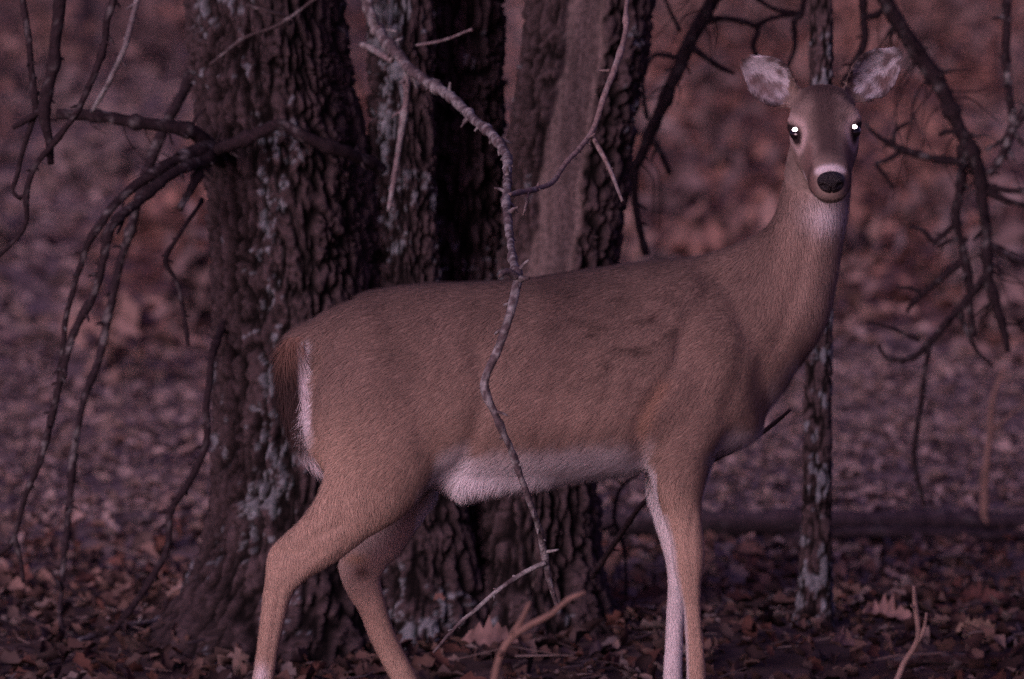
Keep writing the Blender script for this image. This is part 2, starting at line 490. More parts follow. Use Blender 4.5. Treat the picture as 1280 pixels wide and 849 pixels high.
# ------------------------------------------------------------------ tree trunks
LICHEN = np.array([[0.15, 0.172, 0.19]])
def trunk(name, parent, st, seed, cell=0.026, depth=0.013, flare=0.0, lichen=0.35, bare=None, nr=230, dz=0.0055, squash=1.0, fine_to=1.75, sharp=1.7, tone=(0.041, 0.031, 0.033), lsc=0.62):
    """st rows: px, py, Y, half-width in px, from the top of the picture down to the ground"""
    W = np.array([[*at(p[0], p[1], p[2]), p[3] * mpp(p[2])] for p in st])[::-1]     # bottom to top
    top = W[-1]
    up = (W[-1] - W[-2]); up = up / np.linalg.norm(up[:3])
    W = np.vstack([W, top + np.array([*(up[:3] * 1.0), -0.012]), top + np.array([*(up[:3] * 2.6), -0.05])])
    S0 = catmull(W, step=dz)
    z = S0[:, 2]
    keep = (z < fine_to) | (np.arange(len(z)) % 5 == 0)
    S = S0[keep]
    C, R = S[:, :3], S[:, 3]
    ang = np.linspace(0, 2 * np.pi, nr, endpoint=False)
    n = len(C)
    ca, sa = np.cos(ang)[None, :], np.sin(ang)[None, :]
    r = np.random.default_rng(seed); o = r.uniform(0, 50, 3)
    h = np.clip(C[:, 2], 0, None)[:, None]
    lob = 1 + 0.06 * np.cos(3 * ang + o[0])[None] + 0.04 * np.cos(5 * ang + o[1])[None]
    root = 1 + flare * np.exp(-h / 0.10) * (0.55 + 0.45 * np.cos(5 * ang + o[2])[None]) + flare * 0.35 * np.exp(-h / 0.35)
    rad = R[:, None] * lob * root
    wave = fbm(np.stack([(ca * 2 + 0 * h).ravel(), (sa * 2 + 0 * h).ravel(), (h * 2.2 + 0 * ca).ravel()], 1) + o, 3, 2).reshape(n, nr)
    rad = rad * (1 + 0.16 * (wave - 0.5))
    P = np.stack([C[:, 0:1] + ca * rad, C[:, 1:2] + sa * rad * squash, C[:, 2:3] + 0 * ca], -1)
    # bark plates: stretched cells, warped, cracks cut between them
    Q = np.stack([ca * R.mean() + 0 * h, sa * R.mean() + 0 * h, C[:, 2:3] * 0.30 + 0 * ca], -1).reshape(-1, 3)
    wp = np.stack([fbm(Q * 26 + o, 41, 3), fbm(Q * 26 + o + 9, 42, 3), fbm(Q * 26 + o + 17, 43, 3)], 1) - 0.5
    k_ = 0.030 / cell
    Qs = np.stack([ca * R.mean() + 0 * h, sa * R.mean() + 0 * h, C[:, 2:3] + 0 * ca], -1).reshape(-1, 3)
    q1 = Qs * np.array([56, 56, 15]) * k_ + wp * 1.1 + o
    n1 = 0.7 * vnoise(q1, seed) + 0.3 * vnoise(q1 * 2.1, seed + 1)
    furrow = sstep(0.02, 0.30, np.abs(2 * n1 - 1))                 # long forking furrows
    q2 = Qs * np.array([34, 34, 44]) * k_ + wp * 1.6 + o * 2
    n2 = 0.65 * vnoise(q2, seed + 7) + 0.35 * vnoise(q2 * 2.2, seed + 8)
    breaks = sstep(0.01, 0.17, np.abs(2 * n2 - 1))                  # short cross cracks
    crack = furrow * (0.45 + 0.55 * breaks)
    cid = 0.25 + 0.5 * vnoise(q1 * 0.9 + 7, seed + 5) + 0.35 * (vnoise(q2 * 1.3, seed + 6) - 0.5)
    g1, g2, _ = worley(Q / (cell * 0.42) * np.array([1, 1, 1.2]) + wp * 1.2 + o, seed + 3)
    small = np.clip((g2 - g1) * 3, 0, 1)
    fine = fbm(Q * 140 + o, 61, 3)
    dsp = (crack * (0.7 + 0.6 * cid) + 0.28 * small * crack + 0.5 * (fine - 0.5) - 0.8).reshape(n, nr) * depth
    Pf = P.reshape(-1, 3)
    bm = np.zeros(len(Pf))
    if bare is not None:
        bm = bare(Pf)
    dsp = dsp * (1 - bm.reshape(n, nr)) + bm.reshape(n, nr) * (-1.0 * depth)
    nrm = np.stack([ca + 0 * h, sa * squash + 0 * h, 0 * h + 0 * ca], -1)
    P = P + nrm * dsp[:, :, None]
    Pf = P.reshape(-1, 3)
    ln = lsc * fbm(Pf * np.array([9, 9, 6]) + o, 71, 2) + (1 - lsc) * fbm(Pf * np.array([48, 48, 40]) + o, 75, 3) + 0.20 * (fbm(Pf * 120, 77, 2) - 0.5) + 0.04 * crack
    lm = sstep(0.655 - 0.15 * lichen, 0.685 - 0.15 * lichen, ln)[:, None] * sstep(0.15, 0.5, crack)[:, None] * (1 - bm[:, None])
    base = np.array([tone]) * (0.08 + 1.15 * crack[:, None] * (0.5 + cid[:, None])) * (0.7 + 0.6 * fine[:, None])
    grn = 0.45 + 1.1 * fbm(Pf * np.array([150, 150, 6]), 81, 3)[:, None]
    wood = np.array([[0.108, 0.087, 0.084]]) * grn
    col = lerp(base, LICHEN * (0.5 + 0.9 * fine[:, None]), lm * 0.85)
    col = lerp(col, wood, bm[:, None])
    i = np.arange(n - 1)[:, None] * nr + np.arange(nr)[None, :]
    j = np.arange(n - 1)[:, None] * nr + ((np.arange(nr) + 1) % nr)[None, :]
    q = np.stack([i, j, j + nr, i + nr], -1).reshape(-1, 4)
    return obj(name, mesh_from(name, Pf, q, cols=col), M_BARK, parent)

oak = tag(empty("oak_tree", (-0.15, 1.75, 0.0)),
          "large oak of several dark furrowed trunks from one base behind the deer", "tree")
trunk("trunk", oak, [(328, -30, 1.66, 93), (340, 100, 1.66, 98), (359, 220, 1.66, 104), (370, 330, 1.66, 106), (374, 450, 1.66, 106), (378, 560, 1.66, 108),
                     (378, 660, 1.66, 116), (368, 740, 1.62, 134), (354, 800, 1.58, 158), (342, 850, 1.56, 182), (338, 900, 1.55, 200)],
      3, cell=0.026, depth=0.017, flare=0.18, lichen=-0.25, nr=250)
trunk("trunk", oak, [(503, -30, 1.70, 38), (505, 120, 1.70, 38), (508, 260, 1.70, 39), (512, 380, 1.68, 42), (518, 500, 1.66, 48), (522, 620, 1.64, 58), (520, 720, 1.62, 72), (515, 800, 1.6, 88), (512, 890, 1.6, 100)],
      5, cell=0.020, depth=0.013, flare=0.25, lichen=0.22, nr=150)
trunk("trunk", oak, [(583, -30, 1.95, 46), (580, 150, 1.95, 48), (582, 350, 1.93, 54), (590, 520, 1.9, 64), (600, 680, 1.86, 80), (602, 800, 1.82, 98), (602, 890, 1.8, 110)],
      8, cell=0.028, depth=0.018, flare=0.2, lichen=-0.1, nr=150)

def bare_strip(P):
    px, py = proj(P)
    c = np.interp(py, [-60, 0, 100, 200, 340, 450], [742, 735, 722, 707, 684, 668]); w = np.interp(py, [0, 340, 420, 480], [26, 32, 24, 0.5])
    wob = (fbm(np.stack([P[:, 2] * 16, P[:, 0] * 0, P[:, 0] * 0], 1), 91, 3) - 0.5) * 16
    return sstep(1.12, 0.86, np.abs(px - c - wob) / np.maximum(w, 1)) * (P[:, 1] < 1.78)
trunk("trunk", oak, [(738, -30, 1.78, 78), (725, 80, 1.78, 78), (711, 180, 1.78, 77), (700, 300, 1.77, 72), (688, 400, 1.76, 70), (676, 520, 1.74, 70), (668, 640, 1.72, 75), (667, 720, 1.7, 82), (668, 790, 1.68, 100), (668, 890, 1.66, 125)],
      12, cell=0.028, depth=0.017, flare=0.2, lichen=-0.2, nr=210, bare=bare_strip)

# branches of the oak ------------------------------------------------
DARK = (0.020, 0.014, 0.017)
GREY = (0.05, 0.04, 0.041)
h1 = [(70, 143, 1.42, 7), (109, 144, 1.42, 7.5), (181, 154, 1.42, 7.5), (240, 166, 1.45, 9), (266, 190, 1.52, 12), (300, 205, 1.62, 12)]
Stick(1, DARK, 0.2).add(h1, 5, nr=12).twigs(h1[:4], 6, 0.04, 0.10).done("branch", oak)
m1 = [(285, 186, 1.6, 10), (258, 187, 1.45, 13), (225, 197, 1.38, 8.5), (185, 221, 1.32, 7.5), (145, 255, 1.28, 6.5), (117, 290, 1.26, 6), (102, 330, 1.26, 4.5), (82, 400, 1.26, 4.2), (79, 420, 1.26, 4), (74, 476, 1.26, 2.5)]
m2 = [(262, 196, 1.45, 12), (222, 214, 1.34, 8), (175, 250, 1.26, 7), (140, 285, 1.2, 6.5), (130, 320, 1.2, 6), (120, 360, 1.2, 5.5), (95, 410, 1.2, 5.5), (87, 432, 1.2, 5.5), (69, 506, 1.2, 5), (53, 569, 1.2, 4.5), (32, 622, 1.2, 4), (16, 675, 1.2, 3.5), (-6, 696, 1.2, 3)]
m1 = [(p[0], p[1], p[2], p[3] * 0.86) for p in m1]; m2 = [(p[0], p[1], p[2], p[3] * 0.86) for p in m2]
s = Stick(2, (0.022, 0.016, 0.019), 0.24).add(m1, 10, nr=10).add(m2, 24, nr=10).add([(18, 672, 1.2, 3.2), (25, 700, 1.2, 3), (29, 728, 1.2, 2.4)], 3)
s.twigs(m2[:4], 7, 0.04, 0.09, 0.0008)
s.add([(254, 200, 1.44, 7), (244, 225, 1.4, 6), (226, 262, 1.36, 4)], 5)
s.done("branch", oak)
m4 = [(252, 250, 1.5, 3), (245, 262, 1.44, 2.6), (222, 298, 1.4, 2.6), (207, 325, 1.4, 2.8), (220, 350, 1.4, 2.6), (230, 390, 1.4, 2.4), (235, 432, 1.4, 2.2)]
Stick(4, DARK, 0.1).add(m4, 6).done("branch", oak)
d1 = [(262, 192, 1.46, 7), (285, 182, 1.42, 8), (305, 174, 1.41, 8), (345, 155, 1.40, 7), (362, 160, 1.40, 7), (380, 170, 1.40, 7.5), (427, 188, 1.44, 7.5), (478, 210, 1.55, 7)]
Stick(5, DARK, 0.16).add(d1, 4, nr=10).done("branch", oak)
Stick(6, GREY, 0.3).add([(262, 82, 1.44, 2), (305, 48, 1.42, 2.2), (350, 30, 1.42, 2.2), (398, -4, 1.42, 2)], 4).add([(308, 6, 1.42, 2.2), (335, 14, 1.42, 2.4), (362, 22, 1.45, 2.2)], 2).done("branch", oak)
c1 = [(455, -25, 1.62, 9.5), (466, 26, 1.56, 9.5), (511, 85, 1.3, 8.8), (558, 118, 1.0, 8), (595, 151, 0.7, 7.5), (624, 179, 0.45, 7.3), (633, 202, 0.3, 7.2), (633, 236, 0.16, 6.6), (635.5, 283, 0.0, 6.2), (642.6, 330, -0.18, 6.2),
      (648, 353, -0.26, 7), (636, 396, -0.30, 6.5), (622, 436, -0.30, 6), (605, 480, -0.30, 6), (621, 520, -0.30, 5.2), (638, 560, -0.29, 4.8), (652, 598, -0.27, 4.5), (666, 640, -0.24, 4.5), (678, 678, -0.2, 4.5), (687, 721, -0.17, 4.2), (697, 756, -0.15, 3.2)]
c1 = [(p[0], p[1], p[2], p[3] * (0.74 if p[1] < 340 else 0.84)) for p in c1]
s = Stick(7, (0.075, 0.062, 0.066), 0.62).add(c1, 38, nr=14, step=0.004, rough=0.22)
s.add([(648, 349, -0.26, 5), (634, 340, -0.28, 4.5), (624, 346, -0.3, 2.5)], 1).add([(648, 349, -0.26, 5), (660, 348, -0.28, 2.5)])
s.add([(681, 703, -0.19, 3.2), (651, 718, -0.19, 3.2), (617, 742, -0.2, 3), (596, 761, -0.2, 2.8), (571, 782, -0.2, 2.4), (542, 816, -0.2, 1.8)], 5)
s.add([(681, 690, -0.19, 2), (690, 689, -0.2, 1.6), (698, 687, -0.2, 1.2)])
s.done("branch", oak)
s = Stick(8, (0.16, 0.125, 0.12), 0.3).add([(636, 244, 0.12, 3.2), (685, 231, 0.3, 3.4), (708.5, 203, 0.4, 3.2), (739, 165, 0.5, 3.6), (756, 118, 0.55, 4), (772, 75, 0.6, 4), (781.6, 38, 0.65, 3.4), (783, 8, 0.7, 2.8), (790, -30, 0.8, 2.5)], 8)
s.add([(739, 168, 0.5, 3), (760, 207, 0.45, 2.8), (778, 252, 0.4, 2)], 3).add([(660, 240, 0.2, 2), (658, 255, 0.2, 1.6), (654, 270, 0.2, 1.2)])
s.add([(762, 88, 0.58, 2), (748, 88, 0.6, 1.2)])
s.done("branch", oak)
Stick(9, (0.14, 0.115, 0.12), 0.5).add([(508, 90, 1.32, 3.5), (508, 122, 1.34, 4), (501, 174, 1.36, 3.6), (485, 264, 1.38, 2.6)], 5).add([(452, 56, 1.5, 4), (470, 64, 1.45, 4.5), (490, 76, 1.4, 4)], 1).add([(520, 57, 1.4, 1.6), (555, 50, 1.3, 1.8), (590, 37, 1.2, 1.4)]).done("branch", oak)

# ------------------------------------------------------------------ other hanging branches
def hang(stick, px, py, Y, label):
    o = stick.done("bare_branch")
    return tag(o, label, "branch", "bare branches hanging into view")

l1 = [(82, -40, 1.05, 9), (74.6, 0, 1.05, 8), (70, 39, 1.05, 7.5), (65, 85, 1.05, 7), (56, 135, 1.05, 7.5), (58, 165, 1.05, 6), (64, 206, 1.05, 4)]
s = Stick(20, DARK, 0.12).add(l1, 4, nr=10).add([(56, 136, 1.05, 5), (38, 147, 1.05, 4.5), (15, 161, 1.05, 3)], 1)
s.add([(22, -40, 1.08, 4.5), (27, 0, 1.08, 4.2), (34, 39, 1.08, 4.2), (38, 78, 1.08, 4), (44, 135, 1.06, 4), (39, 155, 1.06, 3.6), (30, 187, 1.06, 3.4), (21, 220, 1.06, 3), (15, 240, 1.06, 2.8), (27, 249, 1.06, 2.6)], 8)
hang(s, 0, 0, 0, "thick dark bare branch with forked tip hanging at the upper left corner")
l3 = [(150, -40, 1.0, 4.5), (142, 0, 1.0, 4.5), (133, 26, 1.0, 4.5), (130, 57, 1.0, 4.2), (117, 93, 1.0, 4.2), (97, 137, 1.0, 3.8), (70, 174, 1.02, 3.6), (47, 202, 1.02, 3.6), (38, 225, 1.02, 3.4), (33, 245, 1.02, 3.6), (32, 280, 1.02, 3), (16, 303, 1.02, 2.8), (-6, 324, 1.02, 2.5)]
hang(Stick(21, DARK, 0.15).add(l3, 14), 0, 0, 0, "long thin dark branch sagging past the cut grey stub to the left edge")
hang(Stick(22, (0.11, 0.095, 0.1), 0.75).add([(180, -40, 1.3, 3.8), (171, 0, 1.3, 3.6), (159, 47, 1.3, 3.6), (155, 62, 1.3, 3.6), (137, 101, 1.33, 3.2), (115, 139, 1.38, 2.8)], 8), 0, 0, 0,
     "pale lichened thin branch ending on the horizontal stub left of the oak")
m3 = [(245, 60, 1.9, 7), (232, 110, 1.85, 6.5), (210, 150, 1.8, 7), (190, 195, 1.78, 7), (172, 250, 1.76, 6.5), (165, 280, 1.76, 6), (150, 330, 1.76, 5.5), (135, 395, 1.76, 5), (124, 448, 1.75, 5), (106, 495, 1.74, 4.5), (93, 553, 1.73, 4.5), (87, 612, 1.72, 4.5), (82, 665, 1.70, 4), (79, 717, 1.68, 3.4), (75, 770, 1.64, 2.8), (86, 812, 1.55, 2.4)]
s = Stick(23, (0.022, 0.016, 0.02), 0.2).add(m3, 22, nr=9).add([(77, 738, 1.66, 2.4), (68, 722, 1.66, 2.2), (64, 714, 1.66, 1.6)]).add([(80, 728, 1.66, 2.4), (92, 740, 1.66, 2), (104, 752, 1.66, 1.5)])
s.done("branch", oak)
m5 = [(285, 395, 1.6, 5), (267, 440, 1.5, 4.6), (262, 470, 1.48, 4.6), (259, 505, 1.46, 4.6), (258, 553, 1.44, 4.4), (236, 602, 1.42, 4.6), (214, 638, 1.4, 4.6), (209, 686, 1.38, 4.4), (185, 728, 1.35, 4.4), (164, 760, 1.32, 4), (135, 796, 1.28, 3)]
Stick(24, DARK, 0.12).add(m5, 16, nr=9).add([(214, 640, 1.4, 4), (206, 639, 1.4, 3), (197, 641, 1.4, 1.6)]).done("branch", oak)

tag(Stick(25, DARK, 0.1).add([(740, 720, 1.2, 4), (800, 634, 0.9, 3.4), (850, 590, 0.75, 3), (890, 576, 0.72, 3), (930, 556, 0.7, 3.2), (962, 534, 0.68, 3), (988, 512, 0.66, 2.2)], 4).done("bare_branch"), "thin dark dead branch poking out under the deer's chest", "branch")
RY = 2.5
def q(pts, Y=RY, s=1.0):
    return [(p[0], p[1], Y, p[2] * s * 1.15) for p in pts]
r0 = [(912, -40, 8), (890.6, 0, 7.5), (863, 51, 8), (844, 93, 7), (817, 156, 6.5), (793, 210, 5.5), (778, 240, 3.5)]
s = Stick(30, DARK, 0.08).add(q(r0), 8, nr=9)
s.add(q([(817, 176, 4), (828, 195, 3.5), (838, 218, 3)]), 2).add(q([(793, 212, 4), (793, 245, 4), (799, 280, 4), (809, 318, 3.5)]), 5)
s.add(q([(861, 56, 4.5), (880, 70, 3.5), (898, 82, 3), (918, 92, 2)]), 2).add(q([(876, 28, 3.5), (905, 23, 3), (945, 33, 3), (941, 58, 3), (951, 76, 2.5)]), 3)
s.add(q([(945, 33, 3), (964, 23, 2.6), (1003, 17, 2.4)]), 2).add(q([(846, 72, 3), (817, 70, 2.6), (803, 101, 2.6), (809, 150, 2.2)]), 3).add(q([(850, 40, 2.4), (836, 10, 2), (825, -20, 2)]), 1)
s.twigs(q(r0), 14, 0.05, 0.16, 0.0016)
hang(s, 0, 0, 0, "dark forked branch slanting down between the oak and the deer's ear")
s = Stick(31, DARK, 0.08).add(q([(1012, -40, 3.5), (1005, 0, 3.2), (1000, 20, 3), (993, 26, 3), (994, 58, 2.8), (984, 86, 2.2)]), 4).add(q([(1003, 17, 2.6), (970, 12, 2), (945, -2, 2)]), 2)
hang(s, 0, 0, 0, "thin dark twig hanging above the deer's left-hand ear in the picture")
s = Stick(32, DARK, 0.1).add(q([(1076, -40, 4.5), (1078, 0, 4.2), (1080, 49, 4.5), (1068, 78, 4), (1052, 108, 3.4)]), 4).add(q([(1112, 2, 3.4), (1098, 18, 3.2), (1079, 22, 3)]))
hang(s, 0, 0, 0, "short dark branch hanging just above the deer's forehead")
r1 = [(1085, -42, 8.5), (1108, 0, 8.5), (1134, 45, 8.5), (1164, 90, 9.5), (1179, 113, 8), (1194.5, 147, 7.5), (1210, 181, 8), (1225, 222, 7.5), (1228.5, 264, 6), (1233, 301, 6), (1235, 340, 5.5), (1242, 372, 5), (1251, 405, 4.5), (1260, 440, 3.2)]
s = Stick(33, (0.020, 0.014, 0.017), 0.18).add(q(r1), 24, nr=10)
s.add(q([(1202, 182, 5), (1200, 234, 4.5), (1196, 271, 4.2), (1203, 305, 4.6), (1209, 340, 5), (1213, 372, 4), (1217, 422, 3)]), 8)
s.add(q([(1235, 345, 4.5), (1200, 385, 4.2), (1162, 427, 4.2), (1145, 444, 3.6), (1128, 450, 3.2), (1108, 446, 2.6), (1098, 432, 2)]), 7)
s.add(q([(1161, 429, 3.2), (1157, 460, 3), (1151, 503, 3), (1146, 540, 2.8), (1143, 571, 2.6), (1148, 605, 2.4), (1155, 632, 2)]), 6)
s.add(q([(1204, 326, 4), (1185, 340, 3.4), (1166, 356, 3.2), (1148, 372, 3), (1133, 390, 2.2)]), 4).add(q([(1150, 365, 2.4), (1138, 360, 2), (1122, 359, 1.6)]))
s.add(q([(1149, 426, 2.4), (1118, 412, 2), (1085, 402, 1.5)])).add(q([(1200, 385, 3), (1206, 410, 2.6), (1222, 440, 2.2), (1242, 458, 1.8)]), 3)
s.add(q([(1232, 232, 4), (1258, 238, 3), (1300, 240, 2.5)]), 2).add(q([(1230, 236, 4), (1258, 250, 3.4), (1300, 262, 3)]), 3).add(q([(1234, 305, 4.5), (1256, 318, 3.6), (1300, 340, 3)]), 3)
s.add(q([(1200, 203, 4.2), (1172, 199, 3.8), (1130, 188, 3.8), (1117, 181, 3.2), (1119, 163, 2.6), (1136, 153, 2)]), 4).add(q([(1119, 183, 2.8), (1100, 172, 2.4), (1081, 154, 2)]), 1)
s.add(q([(1124, 190, 2.8), (1110, 200, 2.6), (1096, 205, 2.4), (1106, 218, 2), (1117, 236, 1.8)]), 2).add(q([(1196, 165, 3.4), (1184, 165, 2.6), (1173, 169, 2)]))
s.add(q([(1194, 278, 3), (1168, 301, 3), (1155, 288, 2.4), (1136, 283, 2)]), 3).add(q([(1210, 300, 3), (1190, 300, 2.5), (1170, 310, 2.2)]), 3)
s.twigs(q(r1), 34, 0.05, 0.20, 0.0017)
hang(s, 0, 0, 0, "large dark bare branch with many twigs drooping on the right of the deer")
s = Stick(34, DARK, 0.35).add(q([(1256, -40, 4.5), (1258, 0, 4.5), (1258.6, 75, 4.4), (1262, 120, 4), (1266, 158, 4.6), (1255, 190, 4.6), (1236, 220, 4)], 2.45), 10).add(q([(1256, 22, 3), (1246, 22, 2.2), (1240, 24, 1.6)], 2.45)).add(q([(1266, 160, 3), (1275, 175, 2.6), (1300, 195, 2)], 2.45), 2).add(q([(1262, 166, 3), (1250, 178, 2.4), (1232, 188, 1.8)], 2.45), 1)
s.add(q([(1268, 158, 5), (1280, 140, 5), (1310, 110, 5)], 2.45), 1)
hang(s, 0, 0, 0, "speckled thin branch hanging straight down at the upper right edge")

# ------------------------------------------------------------------ sapling, log, sticks, stalks
sap = tag(empty("sapling", (0.576, 1.75, 0)), "slender straight sapling mottled with pale lichen behind the deer's neck", "tree")
trunk("trunk", sap, [(1026, -30, 1.75, 14.5), (1026, 100, 1.75, 15), (1024, 300, 1.75, 16), (1022, 480, 1.75, 17), (1021, 640, 1.75, 18), (1019, 740, 1.75, 19.5), (1016, 800, 1.74, 24), (1014, 850, 1.73, 30)],
      21, cell=0.016, depth=0.004, flare=0.35, lichen=0.62, lsc=0.25, nr=72, dz=0.005, tone=(0.05, 0.038, 0.04))
Stick(35, DARK, 0.4).add([(1024, 440, 1.75, 3), (1036, 432, 1.72, 2.4), (1042, 424, 1.7, 1.6)], 1).done("branch", sap)

def floor_pt(px, py):
    """world point where the line of sight meets the forest floor"""
    lo, hi = -3.0, 60.0
    for _ in range(50):
        mid = (lo + hi) / 2
        p = at(px, py, mid)
        if p[2] > float(height(np.array([p[0]]), np.array([p[1]]))[0]): lo = mid
        else: hi = mid
    return at(px, py, lo)

def floor_stick(name, pts, seed, label, cat, tone, lift=0.01, spurs=6, lichen=0.2, rough=0.22, nr=9, group=None):
    s = Stick(seed, tone, lichen)
    W = []
    for (px, py, r) in pts:
        p = floor_pt(px, py)
        W.append([p[0], p[1], p[2] + lift, r * mpp(p[1])])
    C, R = s.tube(np.array(W), step=0.012, nr=nr, rough=rough)
    for k in range(spurs):
        i = int(s.r.uniform(0.05, 0.95) * (len(C) - 1)); dv = s.r.normal(0, 1, 3); dv[2] = abs(dv[2]); dv /= np.linalg.norm(dv)
        l = s.r.uniform(2, 6) * R[i]
        s.tube(np.array([[*C[i], R[i] * .5], [*(C[i] + dv * l * .5), R[i] * .35], [*(C[i] + dv * l), R[i] * .2]]), nr=5)
    return tag(s.done(name), label, cat, group)

LY = 3.95
s = Stick(40, (0.036, 0.028, 0.034), 0.1)
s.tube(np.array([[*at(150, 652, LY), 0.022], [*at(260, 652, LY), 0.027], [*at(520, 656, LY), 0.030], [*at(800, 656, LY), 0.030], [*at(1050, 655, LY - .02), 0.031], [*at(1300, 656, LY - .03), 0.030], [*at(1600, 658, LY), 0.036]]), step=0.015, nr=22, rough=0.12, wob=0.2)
topc = s.C[0]; cz = s.V[0][:, 2]; topc *= lerp(0.45, 1.5, sstep(-0.01, 0.03, cz - np.median(cz)))[:, None]   # sky-lit top and shaded underside painted into the log colour
s.tube(np.array([[*at(980, 672, LY - 0.1), 0.012], [*at(1120, 665, LY - 0.12), 0.014], [*at(1310, 672, LY - 0.15), 0.013]]), step=0.015, nr=9)
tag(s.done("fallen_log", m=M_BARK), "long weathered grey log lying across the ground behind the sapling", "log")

BROWN = (0.11, 0.07, 0.062)
floor_stick("fallen_stick", [(1052, 772, 3.5), (1100, 742, 4), (1142, 718, 4.5), (1180, 702, 4.5), (1222, 686, 3.5)], 50, "thick brown stick slanting up to the right on the litter", "stick", (0.13, 0.075, 0.065), 0.02, group="sticks lying on the forest floor")
floor_stick("fallen_stick", [(1140, 728, 3), (1165, 714, 3.2), (1190, 711, 3), (1216, 711, 2.4)], 51, "short dark stick crossing the thick brown stick", "stick", (0.04, 0.03, 0.04), 0.03, group="sticks lying on the forest floor")
floor_stick("fallen_stick", [(1205, 712, 2.6), (1232, 728, 3), (1262, 748, 2.6), (1300, 765, 2)], 52, "dark stick slanting down to the right edge of the litter", "stick", (0.04, 0.03, 0.036), 0.025, group="sticks lying on the forest floor")
floor_stick("fallen_stick", [(1110, 838, 7), (1170, 832, 8), (1235, 833, 8), (1310, 828, 7)], 53, "dark rotting stick lying along the bottom right of the litter", "stick", (0.035, 0.02, 0.022), 0.015, group="sticks lying on the forest floor")
floor_stick("fallen_stick", [(5, 772, 2), (30, 782, 2.4), (58, 798, 2.6), (95, 815, 2)], 54, "thin dark stick on the litter at the lower left", "stick", (0.035, 0.025, 0.03), 0.02, group="sticks lying on the forest floor")
floor_stick("fallen_stick", [(95, 815, 3), (140, 800, 5), (195, 790, 5), (235, 770, 4)], 55, "crooked lichen-flecked stick beside the oak root at the left", "stick", (0.06, 0.045, 0.05), 0.02, lichen=0.6, group="sticks lying on the forest floor")

def upright(name, pts, seed, label, cat, tone, m=None, spurs=2, lichen=0.0, nr=7):
    s = Stick(seed, tone, lichen)
    for k, p in enumerate(pts):
        s.add(p, spurs if k == 0 else 0, nr=nr, rough=0.1, step=0.012)
    return tag(s.done(name, m=m), label, cat)
upright("dry_stalk", [[(1230, 655, 3.9, 6), (1231, 630, 3.9, 5.5), (1236, 554, 3.9, 4.5), (1242, 500, 3.9, 4), (1256, 458, 3.9, 2.6)], [(1238, 540, 3.9, 2), (1262, 520, 3.9, 1.6), (1284, 500, 3.9, 1.2)]], 60, "tall tan dead weed stalk rising before the log at the right", "weed stalk", (0.22, 0.155, 0.125), M_GRASS, 0)
upright("dead_weed", [[(1118, 858, 1.05, 4), (1130, 828, 1.05, 3.8), (1144, 806, 1.04, 3.6), (1148, 788, 1.03, 3.2), (1145, 760, 1.02, 3.4), (1142, 732, 1.0, 1.8)], [(1145, 806, 1.04, 3), (1155, 786, 1.03, 2.4), (1158, 766, 1.02, 1.4)]], 61, "forked pale dead weed standing in the litter right of the sapling", "weed", (0.27, 0.21, 0.18), M_GRASS, 1)
upright("tan_stick", [[(600, 1155, -1.5, 7), (606, 960, -1.5, 6.5), (618, 849, -1.5, 5), (632, 806, -1.5, 5), (654, 786, -1.5, 4.6), (690, 768, -1.5, 4), (712, 750, -1.5, 3.6), (733, 741, -1.5, 2.6)], [(640, 796, -1.5, 4), (655, 770, -1.5, 3.4), (662, 752, -1.5, 2)]], 62, "bent blurred orange-tan stick in the foreground below the belly", "stick", (0.15, 0.10, 0.082), M_GRASS, 4)
upright("dark_seedling", [[(783, 748, 2.3, 1.8), (782, 700, 2.3, 2), (774, 664, 2.3, 2.4), (768, 648, 2.3, 2.8), (772, 620, 2.3, 2.6), (784, 602, 2.3, 2.2), (800, 592, 2.3, 1.8)], [(768, 655, 2.3, 2.2), (752, 664, 2.3, 1.8)], [(778, 606, 2.3, 2), (766, 596, 2.3, 1.8)]], 63, "thin crooked dark seedling standing right of the oak base under the belly", "seedling", DARK, None, 3)

def one_leaf(name, px, py, size, rot, col, seed, label, lift=0.03, Y=None):
    v, t = leaf_mesh(13, True, seed)
    p = floor_pt(px, py) if Y is None else at(px, py, Y)
    from mathutils import Euler
    R = np.array(Euler(rot).to_matrix())
    w = v @ R.T * size + p + np.array([0, 0, lift])
    th = np.array([0, 0, -0.0012])
    n = len(w)
    w2 = np.vstack([w, w + th]); t2 = np.vstack([t, t[:, ::-1] + n])
    c = np.array(col)[None] * np.random.default_rng(seed).uniform(0.75, 1.25, (len(w2), 1))
    return tag(obj(name, mesh_from(name, w2, tris=t2, cols=c), M_LEAF), label, "leaf", "single fallen leaves")
one_leaf("oak_leaf", 612, 797, 0.105, (0.75, 0.1, 0.15), (0.17, 0.115, 0.105), 301, "curled pinkish oak leaf on the oak root below the belly", 0.0, Y=1.2)
one_leaf("oak_leaf", 1105, 792, 0.10, (0.7, 0.1, 0.2), (0.22, 0.15, 0.135), 302, "curled pale tan leaf on the litter left of the dead weed", 0.03)
one_leaf("oak_leaf", 1220, 806, 0.085, (1.2, 0.0, 0.3), (0.20, 0.15, 0.115), 303, "broad round yellowish-tan leaf right of the dead weed", 0.03)
one_leaf("oak_leaf", 1226, 768, 0.09, (0.9, 0.0, -0.2), (0.10, 0.05, 0.047), 304, "dark red-brown leaf standing above the round tan leaf", 0.03)
one_leaf("oak_leaf", 1050, 826, 0.07, (0.8, 0.2, 0.8), (0.20, 0.14, 0.13), 305, "small pinkish-tan leaf near the foot of the sapling", 0.03)
one_leaf("oak_leaf", 548, 747, 0.03, (1.3, 0.0, 2.9), (0.15, 0.085, 0.075), 306, "tiny orange leaf stuck to the oak bark between the hind legs", 0.0, Y=1.5)

